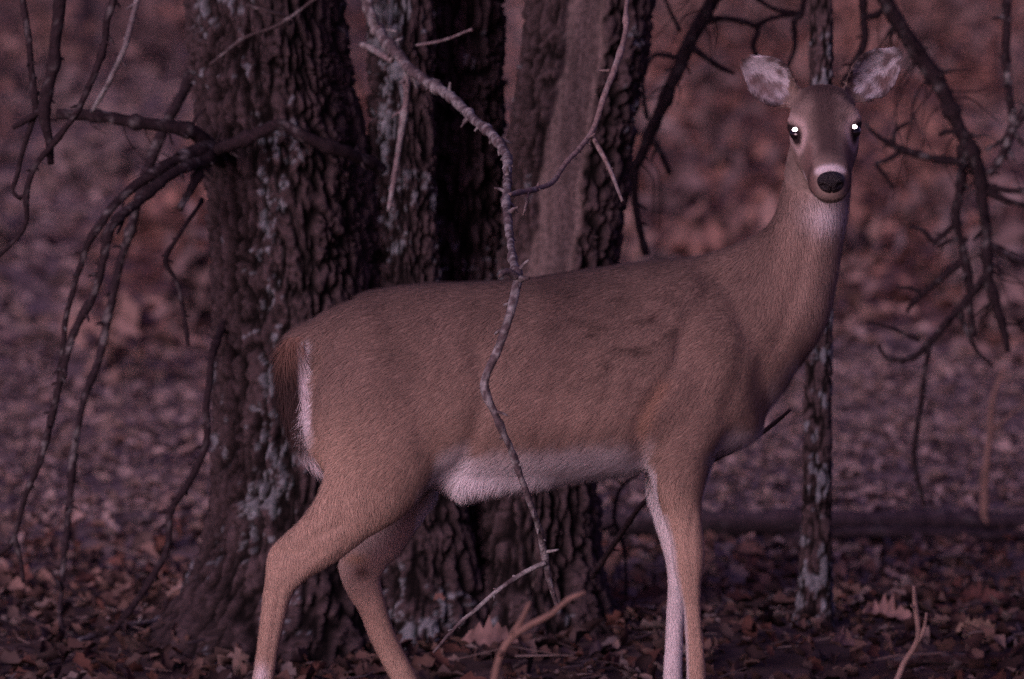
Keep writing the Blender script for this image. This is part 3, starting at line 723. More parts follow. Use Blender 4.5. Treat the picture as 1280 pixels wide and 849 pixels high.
# ------------------------------------------------------------------ far trees (only their blurred trunks show)
def far_tree(px, base_d, r, seed, label, lean=0.0):
    x = (px - 640) / F * base_d; y = base_d + CAM_Y
    z0 = float(height(np.array([x]), np.array([y]))[0])
    root = tag(empty("bare_tree", (x, y, z0)), label, "tree", "leafless trees on the far slope")
    s = Stick(seed, (0.045, 0.034, 0.042), 0.2)
    H = 9.0
    s.tube(np.array([[x, y, z0 - 0.1, r * 1.5], [x + lean * .3, y, z0 + 0.5, r * 1.05], [x + lean * 1.2, y, z0 + 2.5, r * 0.95], [x + lean * 3, y, z0 + 6, r * 0.7], [x + lean * 4, y, z0 + H, r * 0.3]]), step=0.15, nr=14, rough=0.15, wob=0.5)
    s.done("trunk", root)
    s = Stick(seed + 1, (0.045, 0.034, 0.042), 0.1)
    rr = np.random.default_rng(seed)
    for k in range(14):
        h = rr.uniform(2.8, 8.4); a = rr.uniform(0, 6.28); l = rr.uniform(1.2, 2.8) * (1.15 - h / 12)
        p = np.array([x + lean * h / 2, y, z0 + h]); dv = np.array([math.cos(a), math.sin(a), 0.7])
        s.tube(np.array([[*p, r * .35], [*(p + dv * l * .5), r * .22], [*(p + dv * l + np.array([0, 0, .3 * l])), r * .08]]), step=0.12, nr=6, wob=1.5)
        for m in range(3):
            b = p + dv * l * rr.uniform(.3, .9); e = rr.normal(0, .5, 3); e[2] = abs(e[2])
            s.tube(np.array([[*b, r * .12], [*(b + e * l * .4), r * .08], [*(b + e * l * .8), r * .03]]), step=0.12, nr=5, wob=2)
    s.done("crown", root)
far_tree(92, 34, 0.11, 400, "blurred dark trunk far behind at the upper left corner", 0.02)
far_tree(208, 42, 0.08, 410, "faint blurred trunk far behind just left of the oak", 0.05)
far_tree(855, 46, 0.20, 420, "broad blurred grey trunk far behind between oak and deer", 0.0)
far_tree(1150, 40, 0.10, 430, "leaning blurred trunk far behind right of the deer's ear", 0.10)
far_tree(1290, 44, 0.14, 440, "blurred trunk far behind at the right edge of the picture", 0.0)
far_tree(448, 40, 0.07, 450, "faint far trunk seen in the gap between two oak trunks", 0.0)

# ------------------------------------------------------------------ the deer
LAT = np.array([0, 1.0, 0])
def loft(C, A, B, lat=LAT, egg=0.0, nr=40, sub=6, expo=2.0):
    """closed tube: in-plane half-size A, lateral half-size B, rounded ends"""
    S = catmull(np.column_stack([C, A, B]), n_per=sub)
    T = np.gradient(S[:, :3], axis=0); T /= np.linalg.norm(T, axis=1)[:, None]
    e0, e1 = S[0], S[-1]
    caps0, caps1 = [], []
    for k in (0.97, 0.85, 0.6, 0.25):
        r = math.sqrt(1 - k * k)
        m0, m1 = min(e0[3], e0[4]), min(e1[3], e1[4])
        caps0.append([*(e0[:3] - T[0] * m0 * k), e0[3] * r, e0[4] * r])
        caps1.append([*(e1[:3] + T[-1] * m1 * k), e1[3] * r, e1[4] * r])
    Tt = np.vstack([np.tile(T[0], (4, 1)), T, np.tile(T[-1], (4, 1))])
    S = np.vstack([np.array(caps0), S, np.array(caps1[::-1])])
    L = lat[None] - Tt * (Tt @ lat)[:, None]; L /= np.linalg.norm(L, axis=1)[:, None]
    N = np.cross(Tt, L); N *= np.sign(N[:, 2:3].mean() if abs(N[:, 2].mean()) > abs(N[:, 0].mean()) else -N[:, 0:1].mean())
    ang = np.linspace(0, 2 * np.pi, nr, endpoint=False)
    ca, sa = np.cos(ang), np.sin(ang)
    ex = 2.0 / expo
    cc, ss = np.sign(ca) * np.abs(ca) ** ex, np.sign(sa) * np.abs(sa) ** ex
    V = S[:, None, :3] + N[:, None] * (S[:, 3:4] * ss[None])[:, :, None] + L[:, None] * (S[:, 4:5] * (cc * (1 - egg * ss))[None])[:, :, None]
    n = len(S)
    i = np.arange(n - 1)[:, None] * nr + np.arange(nr)[None]; j = np.arange(n - 1)[:, None] * nr + ((np.arange(nr) + 1) % nr)[None]
    Q = np.stack([i, j, j + nr, i + nr], -1).reshape(-1, 4)
    V = np.vstack([V.reshape(-1, 3), S[0, :3], S[-1, :3]])
    r = np.arange(nr); a0 = n * nr
    Tr = np.vstack([np.stack([np.full(nr, a0), (r + 1) % nr, r], 1), np.stack([np.full(nr, a0 + 1), (n - 1) * nr + r, (n - 1) * nr + (r + 1) % nr], 1)])
    return V, Q, Tr

BODY = []
def limb(st, ratio=0.8, **k):
    """rows px, py, Y, half-width px, optional lateral half-width in metres"""
    C = np.array([at(p[0], p[1], p[2]) for p in st]); A = np.array([p[3] * mpp(p[2]) for p in st])
    B = np.array([p[4] if len(p) > 4 else p[3] * mpp(p[2]) * ratio for p in st])
    BODY.append(loft(C, A, B, **k))

# torso: px, top, bottom, half-width
TOR = [(424, 382, 560, .055), (438, 374, 594, .090), (454, 367, 610, .112), (470, 362, 612, .125), (530, 354, 606, .135), (600, 351, 606, .150), (670, 347, 606, .162),
       (740, 337, 599, .165), (800, 328, 588, .155), (850, 322, 577, .140), (895, 319, 566, .120), (922, 326, 542, .094), (945, 350, 506, .062)]
C = np.array([at(p[0], (p[1] + p[2]) / 2, 0) for p in TOR]); A = np.array([(p[2] - p[1]) / 2 * mpp(0) for p in TOR]); B = np.array([p[3] for p in TOR])
BODY.append(loft(C, A, B, egg=0.16, nr=64, expo=2.15))
# neck
limb([(915, 420, 0, 95, .100), (967, 378, 0, 75, .086), (995, 328, -.005, 57, .074), (1012, 282, -.01, 46, .064), (1020, 242, -.012, 42.5, .059), (1024, 205, -.015, 40, .056), (1027, 178, -.02, 36, .052)], nr=48)
# brisket
limb([(918, 496, 0, 42, .06), (945, 484, 0, 32, .05), (964, 456, 0, 24, .045)], nr=32)
limb([(850, 362, 0, 34, .05), (905, 350, 0, 38, .055), (958, 326, 0, 36, .055), (990, 290, 0, 26, .05)], nr=32)
for sd, dx in ((-1, 0), (1, 6)):                 # shoulder and haunch masses, near and far
    limb([(900 + dx, 392, .055 * sd, 38, .040), (888 + dx, 430, .074 * sd, 66, .055), (866 + dx, 500, .084 * sd, 62, .052), (852 + dx, 560, .088 * sd, 42, .048), (849, 610, .086 * sd, 32, .036)], nr=36)
limb([(466, 425, -.05, 55, .05), (474, 485, -.075, 80, .068), (478, 550, -.085, 82, .066), (462, 602, -.09, 64, .055), (428, 645, -.095, 42, .040), (398, 676, -.10, 33, .030)], nr=40)
limb([(466, 425, .05, 55, .05), (482, 485, .075, 80, .068), (500, 550, .085, 75, .066), (508, 600, .09, 50, .052), (502, 640, .092, 29, .036), (478, 682, .095, 25, .028)], nr=40)
# near hind leg below the gaskin
limb([(428, 645, -.095, 42, .040), (400, 674, -.098, 36, .030), (372, 696, -.10, 32, .026), (354, 722, -.102, 23, .024), (345, 750, -.103, 18, .021), (338, 790, -.105, 15.5, .019), (330, 840, -.106, 14, .018), (323, 890, -.107, 13.5, .018), (320, 925, -.108, 16, .021), (327, 950, -.11, 14, .019), (333, 968, -.11, 14, .02)], nr=28)
# far hind leg
limb([(503, 636, .092, 28, .036), (482, 668, .094, 25, .028), (456, 700, .095, 29, .026), (452, 724, .096, 25, .023), (463, 752, .097, 19, .021), (478, 795, .098, 17, .019), (500, 838, .10, 17, .019), (518, 872, .10, 15, .018), (530, 900, .10, 16, .02), (542, 925, .10, 14, .019), (552, 943, .10, 14, .02)], nr=28)
# points of the hocks
limb([(388, 664, -.10, 16), (356, 683, -.10, 13), (341, 696, -.102, 9), (341, 730, -.103, 9)], nr=16)
limb([(468, 676, .095, 13), (438, 697, .095, 11), (429, 711, .095, 8), (446, 748, .097, 9)], nr=16)
# near and far front legs
limb([(852, 560, -.088, 42, .048), (849, 590, -.086, 35, .036), (851, 630, -.084, 27, .029), (858, 668, -.082, 21.5, .026), (861, 703, -.081, 20.5, .027), (862, 730, -.08, 15.5, .021), (865, 762, -.08, 11.5, .016), (869, 820, -.08, 12.5, .016), (871, 880, -.08, 12.5, .016), (872, 922, -.08, 15.5, .02), (877, 948, -.082, 13, .018), (882, 966, -.084, 14, .02)], nr=28)
limb([(848, 560, .088, 40, .046), (836, 600, .084, 30, .034), (836, 640, .08, 22, .028), (843, 680, .078, 17, .025), (848, 712, .076, 15, .024), (846, 742, .075, 12.5, .019), (843, 790, .075, 12, .016), (841, 840, .075, 12.5, .016), (840, 890, .075, 12.5, .016), (840, 912, .075, 15, .02), (845, 932, .075, 13, .018), (850, 946, .075, 14, .02)], nr=28)
# groin and udder
limb([(545, 575, 0, 24, .08), (575, 596, 0, 30, .085), (625, 592, 0, 26, .09), (690, 588, 0, 22, .09)], nr=28)
# tail
limb([(480, 420, 0, 52, .08), (440, 424, 0, 48, .075), (408, 436, 0, 40, .06), (384, 446, 0, 28, .042)], nr=32)
TAIL = [(398, 420, -.01, 22, .040), (378, 426, -.015, 20, .036), (364, 440, -.02, 18, .034), (362, 475, -.02, 18, .034), (367, 512, -.02, 17, .032), (375, 545, -.02, 13, .026), (383, 568, -.02, 8, .016)]
limb(TAIL, nr=24)

# head, built in its own frame: hf = towards the nose, hu = up, hr = picture right
HO = at(1031, 160, -0.10)
hf = at(1038.5, 226, -0.245) - HO; hf /= np.linalg.norm(hf)
roll = math.radians(2.3)
hu = np.array([-math.sin(roll), 0, math.cos(roll)]); hu -= hf * hu.dot(hf); hu /= np.linalg.norm(hu)
hr = np.cross(hu, hf)
def head(s, u, r):
    return HO + hf * s + hu * u + hr * r
HD = [(-.115, .012, -.050, .036), (-.085, .030, -.068, .047), (-.055, .043, -.078, .054), (-.025, .045, -.084, .056), (.005, .040, -.085, .055), (.035, .031, -.080, .048), (.065, .026, -.071, .0415), (.10, .024, -.060, .0365), (.132, .023, -.054, .0355), (.150, .020, -.050, .033), (.158, .012, -.046, .028)]
C = np.array([head(p[0], (p[1] + p[2]) / 2, 0) for p in HD]); A = np.array([(p[1] - p[2]) / 2 for p in HD]); B = np.array([p[3] for p in HD])
BODY.append(loft(C, A, B, lat=hr, egg=0.05, nr=40, expo=2.55))
EYE = {}
for sd in (-1, 1):                               # orbits and brows
    c = head(-.003, .003, .044 * sd)
    BODY.append(loft(np.array([c - hf * .018, c, c + hf * .008]), np.array([.018, .023, .019]), np.array([.014, .0185, .015]), lat=hr, nr=24))
    b = head(.002, .0195, .040 * sd)
    BODY.append(loft(np.array([b - hf * .02, b, b + hf * .008 ]), np.array([.012, .013, .008]), np.array([.016, .016, .012]), lat=hr, nr=20))
    BODY.append(loft(np.array([head(.012, -.024, .043 * sd), head(.05, -.026, .0385 * sd), head(.095, -.026, .031 * sd)]), np.array([.012, .010, .007]), np.array([.010, .009, .007]), lat=hr, nr=16))
    EYE[sd] = head(.0135, -.0005, .0462 * sd)

EARS = []
for sd, tip in ((-1, at(920, 74, 0.0)), (1, at(1134, 61, -0.01))):
    base = head(-.072, .017, .047 * sd)
    ax = tip - base; Le = np.linalg.norm(ax); ax /= Le
    toc = np.array([0, CAM_Y, CAM_H]) - base; toc = toc / np.linalg.norm(toc) + np.array([0.06 * sd, 0, -0.25])
    nn = toc - ax * ax.dot(toc); nn /= np.linalg.norm(nn)
    si = np.cross(ax, nn)
    ts = np.linspace(-0.08, 1, 30); us = np.linspace(-1, 1, 21)
    w = np.interp(ts, [-.08, 0, .12, .28, .45, .62, .78, .9, .97, 1], [.012, .018, .029, .040, .045, .042, .031, .018, .008, .002])
    G = []
    for k, t in enumerate(ts):
        cup = 0.75 if t > 0.3 else lerp(1.5, 0.75, max(t, 0) / 0.3)
        dep = w[k] * cup * (us ** 2) - w[k] * cup * 0.75
        G.append(base + ax * (t * Le) + si[None] * (w[k] * us)[:, None] + nn[None] * dep[:, None] + nn[None] * (-0.012 * math.sin(max(t, 0) * 2.6)))
    G = np.array(G); n, m = G.shape[:2]
    th = 0.0075
    Vv = np.vstack([G.reshape(-1, 3) + nn * th / 2, G.reshape(-1, 3) - nn * th / 2]); h = n * m
    i = (np.arange(n - 1)[:, None] * m + np.arange(m - 1)[None])
    Q = np.stack([i, i + 1, i + m + 1, i + m], -1).reshape(-1, 4)
    Q = np.vstack([Q, Q[:, ::-1] + h])
    e = [(k * m, (k + 1) * m) for k in range(n - 1)]; S_ = []
    for a, b in e: S_ += [(a, b, b + h, a + h)]
    for k in range(n - 1): S_ += [(k * m + m - 1, k * m + m - 1 + h, (k + 1) * m + m - 1 + h, (k + 1) * m + m - 1)]
    for k in range(m - 1): S_ += [(k, k + h, k + 1 + h, k + 1), ((n - 1) * m + k, (n - 1) * m + k + 1, (n - 1) * m + k + 1 + h, (n - 1) * m + k + h)]
    BODY.append((Vv, np.vstack([Q, np.array(S_)]), np.zeros((0, 3), int)))
    EARS.append((base, ax, Le, nn, si, ts, w))

off, Vs, Qs, Ts = 0, [], [], []
for v, qd, t in BODY:
    Vs.append(v); Qs.append(qd + off); Ts.append(t + off); off += len(v)
raw = mesh_from("raw", np.vstack(Vs), np.vstack(Qs), np.vstack(Ts))
tmp = bpy.data.objects.new("raw", raw); COL.objects.link(tmp)
rm = tmp.modifiers.new("r", 'REMESH'); rm.mode = 'VOXEL'; rm.voxel_size = 0.0044; rm.use_smooth_shade = True
dg = bpy.context.evaluated_depsgraph_get()
bm_ = bpy.data.meshes.new_from_object(tmp.evaluated_get(dg))
bpy.data.objects.remove(tmp); bpy.data.meshes.remove(raw)
nv = len(bm_.vertices)
co = np.empty(nv * 3, np.float32); bm_.vertices.foreach_get("co", co); co = co.reshape(-1, 3).astype(float)
ed = np.empty(len(bm_.edges) * 2, np.int32); bm_.edges.foreach_get("vertices", ed); ed = ed.reshape(-1, 2)
deg = np.bincount(ed.ravel(), minlength=nv)[:, None]
hd_d = np.linalg.norm(co - head(.03, -.02, 0), axis=1)
wsm = sstep(.13, .22, hd_d)
leg = sstep(.50, .40, co[:, 2])
def smooth_pass(co, w):
    s = np.stack([np.bincount(ed[:, 0], co[ed[:, 1], a], nv) + np.bincount(ed[:, 1], co[ed[:, 0], a], nv) for a in range(3)], 1)
    return co + (s / deg - co) * w[:, None]
for it in range(44):
    w = np.where(it < 5, 0.5, 0.5 * wsm * np.where(it < 16, 1, 1 - leg))
    co = smooth_pass(co, w)
# soft muscle and skin relief over the barrel of the body
bm_.vertices.foreach_set("co", co.astype(np.float32).ravel()); bm_.update()
vn = np.empty(nv * 3, np.float32); bm_.vertices.foreach_get("normal", vn); vn = vn.reshape(-1, 3).astype(float)
rel = (fbm(co * np.array([9, 9, 6]), 201, 3) - 0.5) * 0.006 * wsm * (1 - leg)
px, py = proj(co)
crease = lambda pts, wd: np.min([np.hypot((px - a) / 1.0, (py - b) / 1.0) for a, b in catmull(np.array([[*p, 0] for p in pts], float), n_per=10)[:, :2]], axis=0) / wd
side = (vn[:, 1] < 0.2)
rel -= 0.009 * np.exp(-crease([(560, 610), (585, 570), (602, 520), (606, 470), (598, 430)], 14) ** 2) * side      # flank fold
rel -= 0.005 * np.exp(-crease([(806, 575), (800, 530), (822, 490), (846, 455), (856, 420)], 11) ** 2) * side       # behind the shoulder
rel -= 0.002 * np.exp(-crease([(890, 572), (925, 535), (955, 500), (960, 455)], 11) ** 2) * side                  # chest to shoulder
rel -= 0.003 * np.exp(-crease([(345, 690), (372, 690), (392, 672), (425, 655)], 7) ** 2) * side                  # hock tendon
rel -= 0.004 * np.exp(-crease([(1014, 268), (1006, 320), (990, 380), (974, 430)], 10) ** 2) * side                # throat groove
rel -= 0.004 * np.exp(-crease([(900, 345), (928, 392), (930, 455), (908, 520)], 11) ** 2) * side                  # front edge of the shoulder
rel -= 0.003 * np.exp(-crease([(905, 350), (868, 385), (848, 440)], 10) ** 2) * side                              # back edge of the shoulder blade
rel += 0.007 * np.exp(-crease([(452, 398), (462, 402), (470, 408)], 20) ** 2) * side                              # hip bone
rel -= 0.0022 * np.exp(-crease([(350, 735), (343, 780), (334, 840), (328, 890)], 4) ** 2) * side                  # shank tendon
rel -= 0.002 * np.exp(-crease([(866, 640), (862, 680), (866, 740), (872, 820)], 4) ** 2) * side
for rx in (690, 722, 754, 786):
    rel -= 0.0016 * np.exp(-crease([(rx + 20, 430), (rx + 8, 490), (rx - 16, 550)], 7) ** 2) * side                # ribs
rel += 0.002 * np.exp(-crease([(368, 728), (390, 706), (420, 684)], 6) ** 2) * side
co = co + vn * rel[:, None]
bm_.vertices.foreach_set("co", co.astype(np.float32).ravel()); bm_.update()
bm_.vertices.foreach_get("normal", vr := np.empty(nv * 3, np.float32)); vn = vr.reshape(-1, 3).astype(float)

DEER_ROOT = (0.0, 0.0, 0.0)
tail_c = catmull(np.array([at(p[0], p[1], p[2]) for p in TAIL]), n_per=8)
def dist_line(P, L):
    return np.min([np.linalg.norm(P - c, axis=1) for c in L], axis=0)

def coat(P, N):
    """coat colour, fur length and comb direction over the animal"""
    n = len(P)
    px, py = proj(P)
    topy = np.interp(px, [340, 372, 425, 470, 530, 600, 670, 740, 800, 850, 900, 940, 960, 985], [430, 408, 375, 362, 354, 351, 347, 337, 328, 322, 318, 305, 290, 190])
    t = sstep(0, 190, py - topy)[:, None]
    c = lerp(np.array([[0.147, 0.107, 0.091]]), np.array([[0.230, 0.168, 0.138]]), t)
    c = c * (0.72 + 0.56 * fbm(P * 16, 221, 4))[:, None]
    ln = np.full(n, 0.017)
    comb = np.tile(np.array([[-0.85, 0, -0.5]]), (n, 1))
    # hindquarter and legs run to warm tan
    hind = sstep(610, 400, px) * sstep(470, 620, py)
    legm = np.maximum(sstep(575, 665, py), hind)[:, None]
    c = lerp(c, np.array([[0.38, 0.282, 0.218]]), legm * 0.9)
    lw = sstep(560, 640, py)
    comb = lerp(comb, np.tile(np.array([[0.0, 0, -1.0]]), (n, 1)), lw[:, None])
    ln = lerp(ln, 0.008, sstep(590, 690, py))
    # neck
    nk = (sstep(900, 975, px) * sstep(430, 380, py))
    comb = lerp(comb, np.tile(np.array([[-0.1, 0, -1.0]]), (n, 1)), nk[:, None])
    c = lerp(c, np.array([[0.27, 0.205, 0.175]]), (sstep(955, 1040, px) * sstep(500, 380, py) * 0.75)[:, None])
    ln = lerp(ln, 0.014, nk)
    # belly, groin, inner legs, chest, rump: white
    bl = np.interp(px, [520, 545, 575, 620, 680, 740, 800, 830], [640, 592, 566, 574, 583, 578, 570, 592])
    wob = (fbm(P * 30, 231, 2) - 0.5) * 16
    wht = sstep(-6, 10, py - bl + wob) * (px > 520) * (px < 822) * (py < 660) * (P[:, 2] > 0.40) * (np.abs(P[:, 1]) < 0.165)
    wht = np.where((px < 545) & (N[:, 1] < -0.2) & (P[:, 1] < -0.02), 0, wht)
    inner = (P[:, 2] < 0.52) * np.where(P[:, 1] < 0, sstep(-0.1, 0.6, N[:, 1]), sstep(0.15, -0.5, N[:, 1])) * sstep(780, 640, np.abs(py - 0))
    front_far = (P[:, 1] > 0) * (px > 780) * (py > 570) * sstep(0.3, -0.2, N[:, 1])
    front_near = (P[:, 1] < 0) * (px > 780) * (py > 640) * sstep(-0.55, -0.95, N[:, 0]) * 0.7
    wht = np.maximum(wht, np.maximum(inner * np.where(px < 700, 0.3, 0.9), np.maximum(front_far * 0.85, front_near)))
    wht = np.maximum(wht, sstep(-0.35, -0.8, N[:, 2]) * (P[:, 2] > 0.42) * (px > 520) * (px < 1000) * 0.8)
    chest = np.exp(-((crease_at(px, py, [(892, 572), (925, 556), (955, 538), (978, 518)])) / 7) ** 2)
    wht = np.maximum(wht, chest * 0.6)
    rump = sstep(395, 384, px + (fbm(P * 40, 235, 2) - 0.5) * 14) * sstep(420, 435, py) * sstep(612, 590, py)
    tx = np.interp(py, [415, 448, 480, 515, 545, 570], [362, 359, 362, 368, 376, 384])
    dt = dist_line(P, tail_c)
    tl = (np.abs(px - tx) < 22) * (py > 422) * (py < 590) * (dt < 0.040)
    wht = np.maximum(wht, np.where(tl, 0, rump))
    c = lerp(c, np.array([[0.62, 0.61, 0.64]]), wht[:, None])
    ln = np.where((wht > 0.4) & (P[:, 2] > 0.45) & (py < 660), 0.024, ln)
    # white tuft on the shank of the near hind leg, gland on the far hock
    c = lerp(c, np.array([[0.62, 0.57, 0.58]]), np.exp(-(((px - 326) / 9) ** 2 + ((py - 842) / 13) ** 2))[:, None] * (P[:, 1] < 0)[:, None])
    c = lerp(c, np.array([[0.085, 0.05, 0.04]]), (0.85 * np.exp(-(((px - 452) / 10) ** 2 + ((py - 713) / 8) ** 2)) * (P[:, 1] > 0))[:, None])
    c = lerp(c, np.array([[0.36, 0.22, 0.12]]), (0.7 * np.exp(-(((px - 445) / 16) ** 2 + ((py - 697) / 7) ** 2)) * (P[:, 1] > 0))[:, None])
    # warm streak behind the elbow, small scar on the shoulder
    c = lerp(c, np.array([[0.30, 0.18, 0.12]]), (0.6 * np.exp(-(crease_at(px, py, [(806, 560), (808, 530), (818, 505), (832, 480)]) / 9) ** 2))[:, None])
    c = lerp(c, np.array([[0.055, 0.03, 0.03]]), (0.75 * np.exp(-(((px - 819) / 7) ** 2 + ((py - 396) / 6) ** 2)))[:, None])
    # tousled dark hair on shoulder and ribs
    st = sstep(0.56, 0.70, fbm(P * np.array([42, 30, 85]) + P[:, 2:3] * np.array([[40, 0, 0]]), 281, 3)) * np.exp(-(((px - 780) / 95) ** 2 + ((py - 425) / 75) ** 2))
    c = c * (1 - 0.55 * st)[:, None]
    # tail: dark hair, white fringe on the body side and at the tip
    u = (px - tx) / 18.0
    tc = lerp(np.array([[0.036, 0.023, 0.022]]), np.array([[0.19, 0.114, 0.085]]), sstep(478, 405, py)[:, None])
    fr = np.maximum(sstep(0.45, 0.8, u) * sstep(425, 450, py), sstep(548, 568, py))
    fr = np.maximum(fr, sstep(-0.75, -1.0, u) * sstep(460, 440, py) * 0.6)
    tc = lerp(tc, np.array([[0.60, 0.56, 0.58]]), fr[:, None])
    c = np.where(tl[:, None], tc, c)
    ln = np.where(tl, 0.036, ln)
    comb = np.where(tl[:, None], np.array([[0.22, 0, -1.0]]), comb)
    # head
    q = P - HO
    s, uu, rr = q @ hf, q @ hu, q @ hr
    hm = (s > -.13) * (s < .24) * (np.abs(rr) < .075) * (uu > -.11) * (uu < .07) * (py < 262) * sstep(-.125, -.085, s)
    fc = np.tile(np.array([[0.175, 0.138, 0.122]]), (n, 1)) * (0.5 + 1.0 * fbm(P * 60, 261, 3))[:, None]
    fc = lerp(fc, np.array([[0.066, 0.048, 0.046]]), (sstep(.030, .008, np.abs(rr)) * sstep(-.02, .02, uu) * sstep(.155, .10, s))[:, None])
    fc = lerp(fc, np.array([[0.058, 0.040, 0.038]]), (sstep(-.01, -.06, s) * sstep(.02, .04, uu))[:, None] * 0.9)
    fc = lerp(fc, np.array([[0.13, 0.085, 0.078]]), (sstep(.05, .09, s) * sstep(.02, .03, np.abs(rr)))[:, None] * 0.8)
    for sd in (-1, 1):
        e = EYE[sd]; d_ = P - e
        de = np.sqrt((d_ @ hf * 0.62) ** 2 + (d_ @ hu * 1.15) ** 2 + (d_ @ hr * 0.8) ** 2)
        fc = lerp(fc, np.array([[0.46, 0.38, 0.37]]), np.exp(-((de - .0265) / .006) ** 2)[:, None] * 0.62)
        fc = lerp(fc, np.array([[0.02, 0.014, 0.014]]), sstep(.0205, .017, de)[:, None])
    band = 1.2 * np.exp(-((s - .157) / .0065) ** 2) * sstep(.004, .014, uu)
    fc = lerp(fc, np.array([[0.50, 0.48, 0.50]]), np.clip(band * 1.1, 0, 1)[:, None])
    fc = lerp(fc, np.array([[0.05, 0.035, 0.035]]), (np.exp(-((s - .136) / .012) ** 2) * sstep(.018, .03, np.abs(rr)) * (uu > -.045) * (uu < .01))[:, None] * 0.8)
    mouth = np.exp(-((uu + .031 + .10 * np.clip(.15 - s, 0, .1)) / .0028) ** 2) * (s > .09)
    fc = lerp(fc, np.array([[0.025, 0.018, 0.018]]), mouth[:, None] * 0.85)
    chin = (1 - mouth) * sstep(-.030, -.042, uu) * (s > .07)
    fc = lerp(fc, np.array([[0.42, 0.39, 0.40]]), chin[:, None] * 0.8)
    c = lerp(c, fc, np.asarray(hm, float)[:, None])
    ln = np.where(hm > 0.5, lerp(0.009, 0.0035, sstep(-.05, .1, s)), ln)
    comb = np.where((hm > 0.5)[:, None], -hf[None] + np.sign(rr)[:, None] * hr[None] * 0.25, comb)
    # pale throat
    th = np.exp(-(((px - 1036) / 27) ** 2 + ((py - 266) / 22) ** 2)) * (N[:, 1] < 0.3) * (hm < 0.5)
    c = lerp(c, np.array([[0.58, 0.55, 0.58]]), (th * 0.95)[:, None])
    ln = np.where(th > 0.3, 0.018, ln)
    # ears
    for base, ax, Le, nn, si, ts, w in EARS:
        d_ = P - base; ta, la, na = d_ @ ax / Le, d_ @ si, d_ @ nn
        wi = np.interp(ta, ts, w)
        em = (ta > 0.12) & (ta < 1.1) & (np.abs(la) < wi + .012) & (np.abs(na) < .06) & ((np.abs(rr) > .052) | (ta > .3))
        ins = em & (N @ nn > 0.12)
        bl_ = fbm(P * 75, 241, 3)
        ec = lerp(np.array([[0.13, 0.105, 0.11]]), np.array([[0.38, 0.375, 0.41]]), sstep(0.36, 0.58, bl_)[:, None])
        rim = np.maximum(sstep(.74, .93, np.abs(la) / np.maximum(wi, .004)), sstep(.80, .92, ta))
        ec = lerp(ec, np.array([[0.035, 0.024, 0.026]]), (rim * 1.0)[:, None])
        lowd = np.exp(-(((ta - .55) / .22) ** 2 + ((np.abs(la) / wi - .62) / .2) ** 2)) * (la * np.sign(si[2]) < 0)
        ec = lerp(ec, np.array([[0.10, 0.055, 0.05]]), (lowd * 0.7)[:, None])
        c = np.where(ins[:, None], ec, np.where(em[:, None], np.array([[0.13, 0.085, 0.075]]), c))
        ln = np.where(ins, 0.009, np.where(em, 0.006, ln))
        comb = np.where(ins[:, None], ax[None] * 0.9 - si[None] * (la / .04)[:, None], np.where(em[:, None], ax[None], comb))
    return c, ln, comb

def crease_at(px, py, pts):
    L = catmull(np.array([[*p, 0] for p in pts], float), n_per=8)[:, :2]
    return np.min([np.hypot(px - a, py - b) for a, b in L], axis=0)

deer = tag(empty("deer", DEER_ROOT), "white-tailed doe standing broadside and staring at the camera with bright eyeshine", "deer")
cc, ln_, cb_ = coat(co, vn)
set_cols(bm_, cc)
bm_.name = "body"
body = obj("body", bm_, M_COAT, deer)

# fur: short tapering blades combed over the skin
bm_.calc_loop_triangles()
nt = len(bm_.loop_triangles)
tv = np.empty(nt * 3, np.int32); bm_.loop_triangles.foreach_get("vertices", tv); tv = tv.reshape(-1, 3)
a, b, c3 = co[tv[:, 0]], co[tv[:, 1]], co[tv[:, 2]]
area = np.linalg.norm(np.cross(b - a, c3 - a), axis=1) / 2
fn = vn[tv].mean(1); fl = ln_[tv].mean(1)
cen = (a + b + c3) / 3
dens = area * np.clip(0.016 / fl, 0.8, 2.6)
dens *= np.where(fn[:, 1] < 0.35, 1.0, 0.18)
dens *= np.where(cen[:, 2] < 0.15, 0.25, 1.0)
NH = 240000
tri = RNG.choice(nt, NH, p=dens / dens.sum())
r1, r2 = np.sqrt(RNG.uniform(0, 1, NH)), RNG.uniform(0, 1, NH)
bw = np.stack([1 - r1, r1 * (1 - r2), r1 * r2], 1)
pick = lambda arr: np.einsum('nk,nk...->n...', bw, arr[tv[tri]]) if arr.ndim == 1 else np.einsum('nk,nkd->nd', bw, arr[tv[tri]])
p0, n0, cb, lh, hc = pick(co), pick(vn), pick(cb_), pick(ln_), pick(cc)
ok = np.ones(NH, bool)
for sd in (-1, 1):
    ok &= np.linalg.norm(p0 - EYE[sd], axis=1) > .0185
qq = p0 - HO
ok &= ~(((qq @ hf) > .163) & ((qq @ hu) > -.022))
p0, n0, cb, lh, hc = p0[ok], n0[ok], cb[ok], lh[ok], hc[ok]
NH = len(p0)
n0 /= np.linalg.norm(n0, axis=1)[:, None]
swirl = np.stack([fbm(p0 * 22, 251, 2), fbm(p0 * 22 + 5, 252, 2), fbm(p0 * 22 + 9, 253, 2)], 1) - 0.5
cb = cb / np.linalg.norm(cb, axis=1)[:, None] + swirl * 0.7 + RNG.normal(0, 0.16, (NH, 3))
cb -= n0 * np.einsum('nd,nd->n', cb, n0)[:, None]; cb /= np.linalg.norm(cb, axis=1)[:, None]
lh = lh * RNG.uniform(0.65, 1.25, NH)
lift = np.clip(RNG.normal(0.20, 0.07, NH), 0.06, 0.5)
wd = np.cross(n0, cb) * (RNG.uniform(0.24, 0.40, NH) * 1e-3)[:, None]
mid = p0 + cb * (lh * 0.5)[:, None] + n0 * (lh * 0.5 * lift * 1.3)[:, None]
